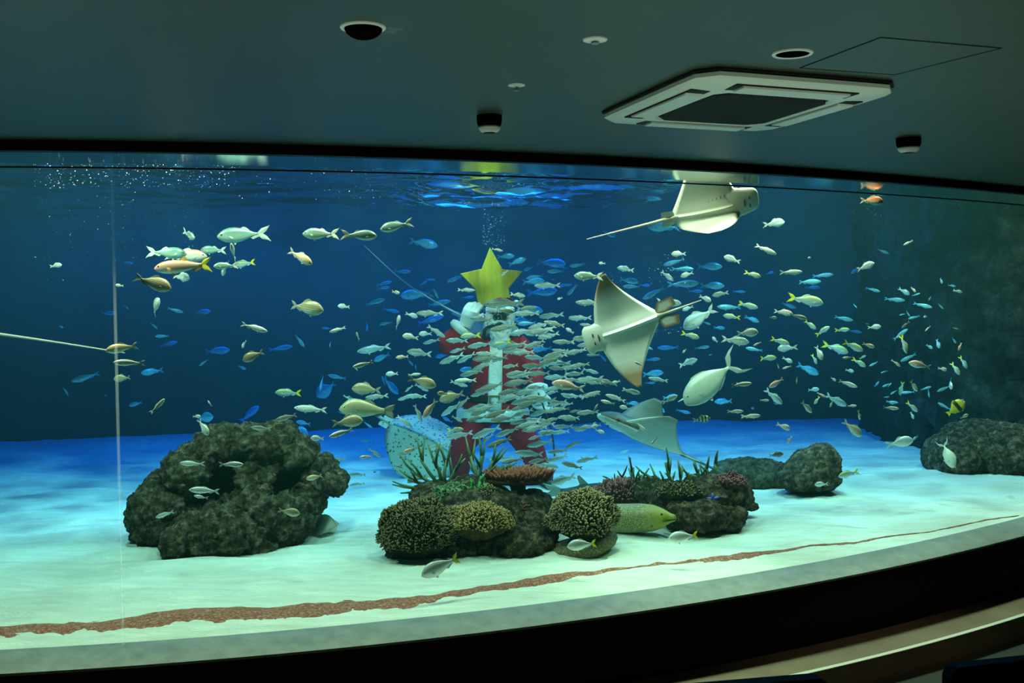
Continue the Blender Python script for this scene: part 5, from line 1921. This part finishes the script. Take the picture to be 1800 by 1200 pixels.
# thin stick held in the lowered glove
M_stick = mat('dark_stick', (.02, .025, .03), .5)
bm = bmesh.new()
a, b_ = at(946, 690, 9.80), at(975, 802, 9.72)
tube(bm, smooth_path3([a, at(958, 722, 9.78), at(970, 760, 9.74), b_], 4), .008, 8)
tag(obj('stick', bm, M_stick, smooth=True), 'thin dark stick held in the lowered white glove of the diver', 'stick')
# ---------------------------------------------------------------- ceiling fixtures
M_unit = mat('air_unit_plastic', (.86, .88, .80), .4)
M_grille = mat('air_unit_grille', (.025, .03, .028), .8, 0, .1)
tc = nd(M_grille, 'ShaderNodeTexCoord')
v = nd(M_grille, 'ShaderNodeTexVoronoi')
v.inputs['Scale'].default_value = 60
lk(M_grille, tc.outputs['Object'], v.inputs['Vector'])
bump(M_grille, v.outputs['Distance'], .6, .004)
M_gap = mat('dark_gap', (.004, .004, .004), .8)
M_ring = mat('lamp_ring', (.92, .94, .9), .35, .0)
M_can = mat('black_lamp_can', (.003, .003, .003), .9, 0, .0)
zu = ZC - .035
q = [onz(px, py, zu) for px, py in ((1044, 213), (1242, 135), (1588, 158), (1350, 233))]
cen = sum(q, Vector()) / 4
ux = ((q[2] - q[1]) + (q[3] - q[0])).normalized()
uy = Vector((-ux.y, ux.x, 0))
side_x = ((q[2] - q[1]).length + (q[3] - q[0]).length) / 4
side_y = ((q[1] - q[0]).length + (q[2] - q[3]).length) / 4
# keep the measured skew small: corners stay where they are seen
A0, A1 = (q[3] - q[0] + q[2] - q[1]) / 4, (q[1] - q[0] + q[2] - q[3]) / 4


def U(a, b, z=0.):
    return cen + A0 * a + A1 * b + Vector((0, 0, z))


ac = empty('air_conditioner', Vector((cen.x, cen.y, ZC)), 'square grey green ceiling air conditioner with a dark central grille', 'air conditioner')


def usquare(bm, rng, zs):
    """rounded square rings: (half size, height)"""
    rings = []
    for hs, z in zs:
        r = []
        for k in range(40):
            a = 2 * PI * (k + .5) / 40
            c_, s_ = math.cos(a), math.sin(a)
            e = 14
            m_ = (abs(c_) ** e + abs(s_) ** e) ** (-1 / e)
            r.append(U(c_ * m_ * hs, s_ * m_ * hs, z))
        rings.append(r)
    return loft(bm, rings, False), rings


bm = bmesh.new()
R_, _ = usquare(bm, None, [(.985, .030), (1.0, .02), (1.0, .006), (.96, -.004), (.62, -.012), (.60, -.004), (.60, .028)])
bm.faces.new(R_[0])
bm.faces.new(list(reversed(R_[-1])))
localize(obj('panel', bm, M_unit, smooth=True, sharp=25), ac)
bm = bmesh.new()
R_, _ = usquare(bm, None, [(1.015, .034), (1.015, .026), (.97, .026)])
localize(obj('shadow_gap', bm, M_gap), ac)
bm = bmesh.new()


def octo(h, c, z):
    return [U(a, b, z) for a, b in ((h, c), (c, h), (-c, h), (-h, c), (-h, -c), (-c, -h), (c, -h), (h, -c))]


loft(bm, [octo(.60, .46, .0), octo(.60, .46, -.012), octo(.56, .44, -.016), octo(.2, .16, -.017)])
localize(obj('grille', bm, M_grille), ac)
for sx, sy in ((1, 0), (-1, 0), (0, 1), (0, -1)):
    bm = bmesh.new()
    if sx:
        c4 = [(sx * .70, -.58), (sx * .88, -.58), (sx * .88, .58), (sx * .70, .58)]
    else:
        c4 = [(-.58, sy * .70), (-.58, sy * .88), (.58, sy * .88), (.58, sy * .70)]
    cx_ = sum(p[0] for p in c4) / 4
    cy_ = sum(p[1] for p in c4) / 4
    loft(bm, [[U(cx_ + (a - cx_) * 1.06, cy_ + (b - cy_) * 1.06, .004) for a, b in c4], [U(cx_ + (a - cx_) * 1.06, cy_ + (b - cy_) * 1.06, -.0105) for a, b in c4]])
    sl = obj('air_slot', bm, M_gap)
    localize(sl, ac)
    bm = bmesh.new()
    loft(bm, [[U(cx_ + (a - cx_) * .93, cy_ + (b - cy_) * .88, -.009) for a, b in c4], [U(cx_ + (a - cx_) * .93, cy_ + (b - cy_) * .84, -.018) for a, b in c4]])
    localize(obj('air_flap', bm, M_unit), ac)


def downlight(px, py, label, eye=0., tilt=.0, drop=0., dia=.135):
    c = onz(px, py, ZC)
    t = empty('ceiling_downlight', c, label, 'ceiling light', 'adjustable downlights in the hall ceiling')
    r = dia / 2
    bm = bmesh.new()
    rings = []
    for rr, h in ((r * .80, -.001), (r * .82, -.006), (r * .96, -.0065), (r * 1.0, -.003), (r * 1.0, .002)):
        rings.append([c + Vector((rr * math.cos(2 * PI * k / 40), rr * math.sin(2 * PI * k / 40), h)) for k in range(40)])
    loft(bm, rings, False)
    localize(obj('ring', bm, M_ring, smooth=True), t)
    bm = bmesh.new()
    if eye:
        # the black gimbal turned towards the tank
        ball(bm, c + Vector((0, .01, -.0)), r * .84, 3, (1, 1, eye))
    else:
        lathe(bm, [(0, -.0), (r * .81, -.002), (r * .81, -.004), (0, -.0045)], (c.x, c.y, c.z), seg=36)
    localize(obj('lamp_can', bm, M_can, smooth=True), t)
    return t


def drop_light(px, py0, py1, w, label):
    """A black can hanging below the ceiling with a bright rim at its mouth."""
    c = onz(px, py0, ZC)
    k = c.y / F
    r = w * k / 2
    h = (py1 - py0) * k
    t = empty('ceiling_downlight', c, label, 'ceiling light', 'black dome downlights in the hall ceiling')
    bm = bmesh.new()
    lathe(bm, [(0, .002), (r, .0), (r, -h * .30), (r * .95, -h * .5), (r * .82, -h * .70), (r * .6, -h * .85), (0, -h * .92)], (c.x, c.y, c.z), seg=36)
    localize(obj('lamp_can', bm, M_can, smooth=True, sharp=50), t)
    bm = bmesh.new()
    rings = []
    for rr, hh in ((r * .50, -h * .92), (r * .74, -h * .80), (r * .90, -h * .62), (r * .88, -h * .76), (r * .70, -h * .93), (r * .5, -h * 1.0)):
        rings.append([c + Vector((rr * math.cos(2 * PI * q_ / 40), rr * math.sin(2 * PI * q_ / 40), hh)) for q_ in range(40)])
    loft(bm, rings, False)
    localize(obj('rim', bm, M_ring, smooth=True), t)


downlight(638, 47, 'round ceiling downlight with a pale ring and a black gimbal, among pale stains', .62)
downlight(1393, 93, 'round ceiling downlight with a pale ring and a black recess beside the access hatch')
drop_light(860, 203, 233, 44, 'black dome ceiling light with a bright rim above the star')
drop_light(1597, 243, 268, 42, 'black dome ceiling light with a bright rim beyond the air conditioner')


def sprinkler(px, py, dia, label, drop):
    c = onz(px, py, ZC)
    t = empty('ceiling_sprinkler', c, label, 'sprinkler', 'sprinkler plates in the hall ceiling')
    bm = bmesh.new()
    r = dia / 2
    lathe(bm, [(0, .001), (r, .0), (r * .96, -.004), (r * .45, -.007), (0, -.0075)], (c.x, c.y, c.z), seg=32)
    localize(obj('plate', bm, M_ring, smooth=True, sharp=40), t)
    bm = bmesh.new()
    lathe(bm, [(0, -.006), (r * .16, -.006), (r * .16, -drop * .7), (r * .34, -drop * .75), (r * .34, -drop), (0, -drop)], (c.x, c.y, c.z), seg=20)
    localize(obj('nozzle', bm, mat('nozzle_metal', (.35, .37, .34), .35, .6), smooth=True, sharp=40), t)


sprinkler(1046, 69, .078, 'round pale sprinkler plate in the ceiling, the larger of two', .014)
sprinkler(908, 149, .066, 'small pale sprinkler plate in the ceiling with a dropped nozzle', .022)
# access hatch
hq = [onz(px, py, ZC) for px, py in ((1405, 119), (1548, 65), (1762, 84), (1573, 131))]
hat_ = empty('access_hatch', sum(hq, Vector()) / 4, 'square access hatch in the ceiling outlined by a thin dark gap', 'hatch')
bm = bmesh.new()
hc_ = sum(hq, Vector()) / 4
loft(bm, [[hc_ + (p - hc_) * .975 + Vector((0, 0, z)) for p in hq] for z in (-.0003, -.001)])
localize(obj('hatch_panel', bm, M_ceil), hat_)
bm = bmesh.new()
rings = []
for f_, z in ((.982, -.0004), (.982, -.0022), (1.0, -.0022), (1.0, -.0004)):
    rings.append([hc_ + (p - hc_) * f_ + Vector((0, 0, z)) for p in hq])
loft(bm, rings, False)
localize(obj('hatch_frame', bm, M_gap), hat_)

# ---------------------------------------------------------------- seats at the near edge
M_seat = mat('dark_seat_cover', (.006, .008, .008), .7, 0, .2)
M_seatf = mat('dark_seat_frame', (.02, .025, .024), .4)


def bench(pa, pb, depth_back, z0, label, low=.38, cat='bench'):
    """A bench with its back towards the tank: pa, pb are the top corners of its back."""
    d = (pb - pa)
    d.z = 0
    L = d.length
    d.normalize()
    n = Vector((d.y, -d.x, 0))
    if n.y > 0:
        n = -n
    c = (pa + pb) / 2
    t = empty('bench', Vector((c.x, c.y, 0)), label, cat)
    R = Matrix((d, -n, Vector((0, 0, 1)))).transposed()
    bm = bmesh.new()
    H = pa.z - low
    prof = []
    rr = .05
    for k in range(8):
        a = PI / 2 * k / 7
        prof.append((L / 2 - rr + rr * math.sin(a), H - rr + rr * math.cos(a)))
    pts = [(-x, z) for x, z in prof] + list(reversed([(x, z) for x, z in prof]))
    pts = [(-L / 2, 0)] + [(-x, z) for x, z in reversed(prof)] + prof + [(L / 2, 0)]
    rings = [[Vector((c.x, c.y, low)) + d * x + Vector((0, 0, z)) + n * o for x, z in pts] for o in (0, .06)]
    loft(bm, rings)
    bmesh.ops.bevel(bm, geom=[e for e in bm.edges if abs(e.calc_face_angle(0)) > .8], offset=.008, segments=2, affect='EDGES')
    localize(obj('backrest', bm, M_seat), t)
    bm = bmesh.new()
    add_box(bm, Vector((c.x, c.y, low + .02)) + n * .30, (L, .48, .10), R)
    bmesh.ops.bevel(bm, geom=list(bm.edges), offset=.02, segments=2, affect='EDGES')
    localize(obj('seat', bm, M_seat), t)
    for s_ in (-1, 1):
        for o_ in (.1, .48):
            bm = bmesh.new()
            add_box(bm, Vector((c.x, c.y, low / 2 - .01)) + d * (L / 2 - .12) * s_ + n * o_, (.05, .05, low - .02), R)
            localize(obj('leg', bm, M_seatf), t)
    return t


pa, pb = at(1446, 1181, 3.95), at(1165, 1203, 3.62)
zt = pa.z
pb = onz(1165, 1204, zt)
bench(pb, pa, .06, 0, 'black bench back with a rounded end in front of the pale floor strip')
pa, pb = at(1656, 1166, 4.35), at(1860, 1142, 4.75)
pb = onz(1900, 1140, pa.z)
bench(pa, pb, .06, 0, 'dark square seat back near the end of the pale floor strip')

# ---------------------------------------------------------------- bubbles
M_bub = mat('air_bubble', (.85, .92, .95), .15, 0, .8)
rb = random.Random(3)


def bubbles(label, spec):
    bm = bmesh.new()
    for (n, x0, y0, x1, y1, d0, d1, r0, r1, skew) in spec:
        for i in range(n):
            px = rb.uniform(x0, x1)
            py = y0 + (y1 - y0) * rb.random() ** skew
            p = at(px, py, rb.uniform(d0, d1))
            if p.y < W(p.x) + .08 or p.z > ZSURF - .02:
                continue
            r = rb.uniform(r0, r1) * (.5 + rb.random() ** 3)
            q_ = bmesh.ops.create_icosphere(bm, subdivisions=1, radius=r, matrix=Matrix.Translation(p))
    o = obj('air_bubbles', bm, M_bub, smooth=True)
    return tag(o, label, 'bubbles', kind='stuff')


bubbles('fine white bubbles drifting under the water surface beside the pane seam', [(330, 60, 288, 420, 330, 5.8, 7.5, .0016, .0032, 1.3), (170, 60, 290, 360, 500, 5.8, 7.5, .0013, .0024, 1.6), (90, 400, 292, 660, 350, 6.2, 8, .0016, .003, 1.5)])
bubbles('streaks of tiny bubbles along the rippled surface over the star', [(120, 650, 325, 760, 345, 8.3, 9.5, .0018, .003, 1), (120, 740, 355, 900, 362, 9, 9.8, .002, .004, 1)])
bubbles('column of breath bubbles rising from the star to the surface', [(150, 848, 362, 888, 432, 9.9, 10.1, .002, .005, .8)])
bubbles('cluster of breath bubbles in front of the mask of the diver', [(70, 846, 538, 884, 560, 9.66, 9.76, .003, .007, 1)])
bubbles('scattered bubbles behind the spread eagle ray', [(60, 1140, 440, 1220, 500, 8.6, 9.4, .002, .004, 1), (30, 1145, 575, 1200, 590, 8.4, 9, .0015, .003, 1), (12, 1500, 360, 1560, 380, 7.2, 7.8, .002, .005, 1), (20, 1050, 475, 1110, 500, 8.3, 9, .002, .003, 1)])

# blue reflections near the water line, imitated by added glowing bars
M_bluereflect = bpy.data.materials.new('blue_reflection_glow')
M_bluereflect.use_nodes = True
nt = M_bluereflect.node_tree
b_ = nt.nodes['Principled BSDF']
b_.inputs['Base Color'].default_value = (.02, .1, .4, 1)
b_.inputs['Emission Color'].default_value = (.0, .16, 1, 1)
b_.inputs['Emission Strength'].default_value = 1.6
for (x0, x1, y0, dep, lab) in ((1285, 1490, 390, 14.6, 'long glowing bar for a blue reflection on the far wall under the surface'), (286, 342, 310.5, 13.2, 'short glowing bar for a blue reflection near the surface, beside a slightly longer one'), (347, 404, 314.5, 13.2, 'slightly longer glowing bar for a blue reflection near the surface')):
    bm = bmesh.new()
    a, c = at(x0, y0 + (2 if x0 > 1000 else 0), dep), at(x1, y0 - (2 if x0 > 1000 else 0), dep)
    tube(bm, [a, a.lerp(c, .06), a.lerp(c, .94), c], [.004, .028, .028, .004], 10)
    tag(obj('reflection_bar', bm, M_bluereflect, smooth=True), lab, 'lamp', 'blue reflection bars in the tank')
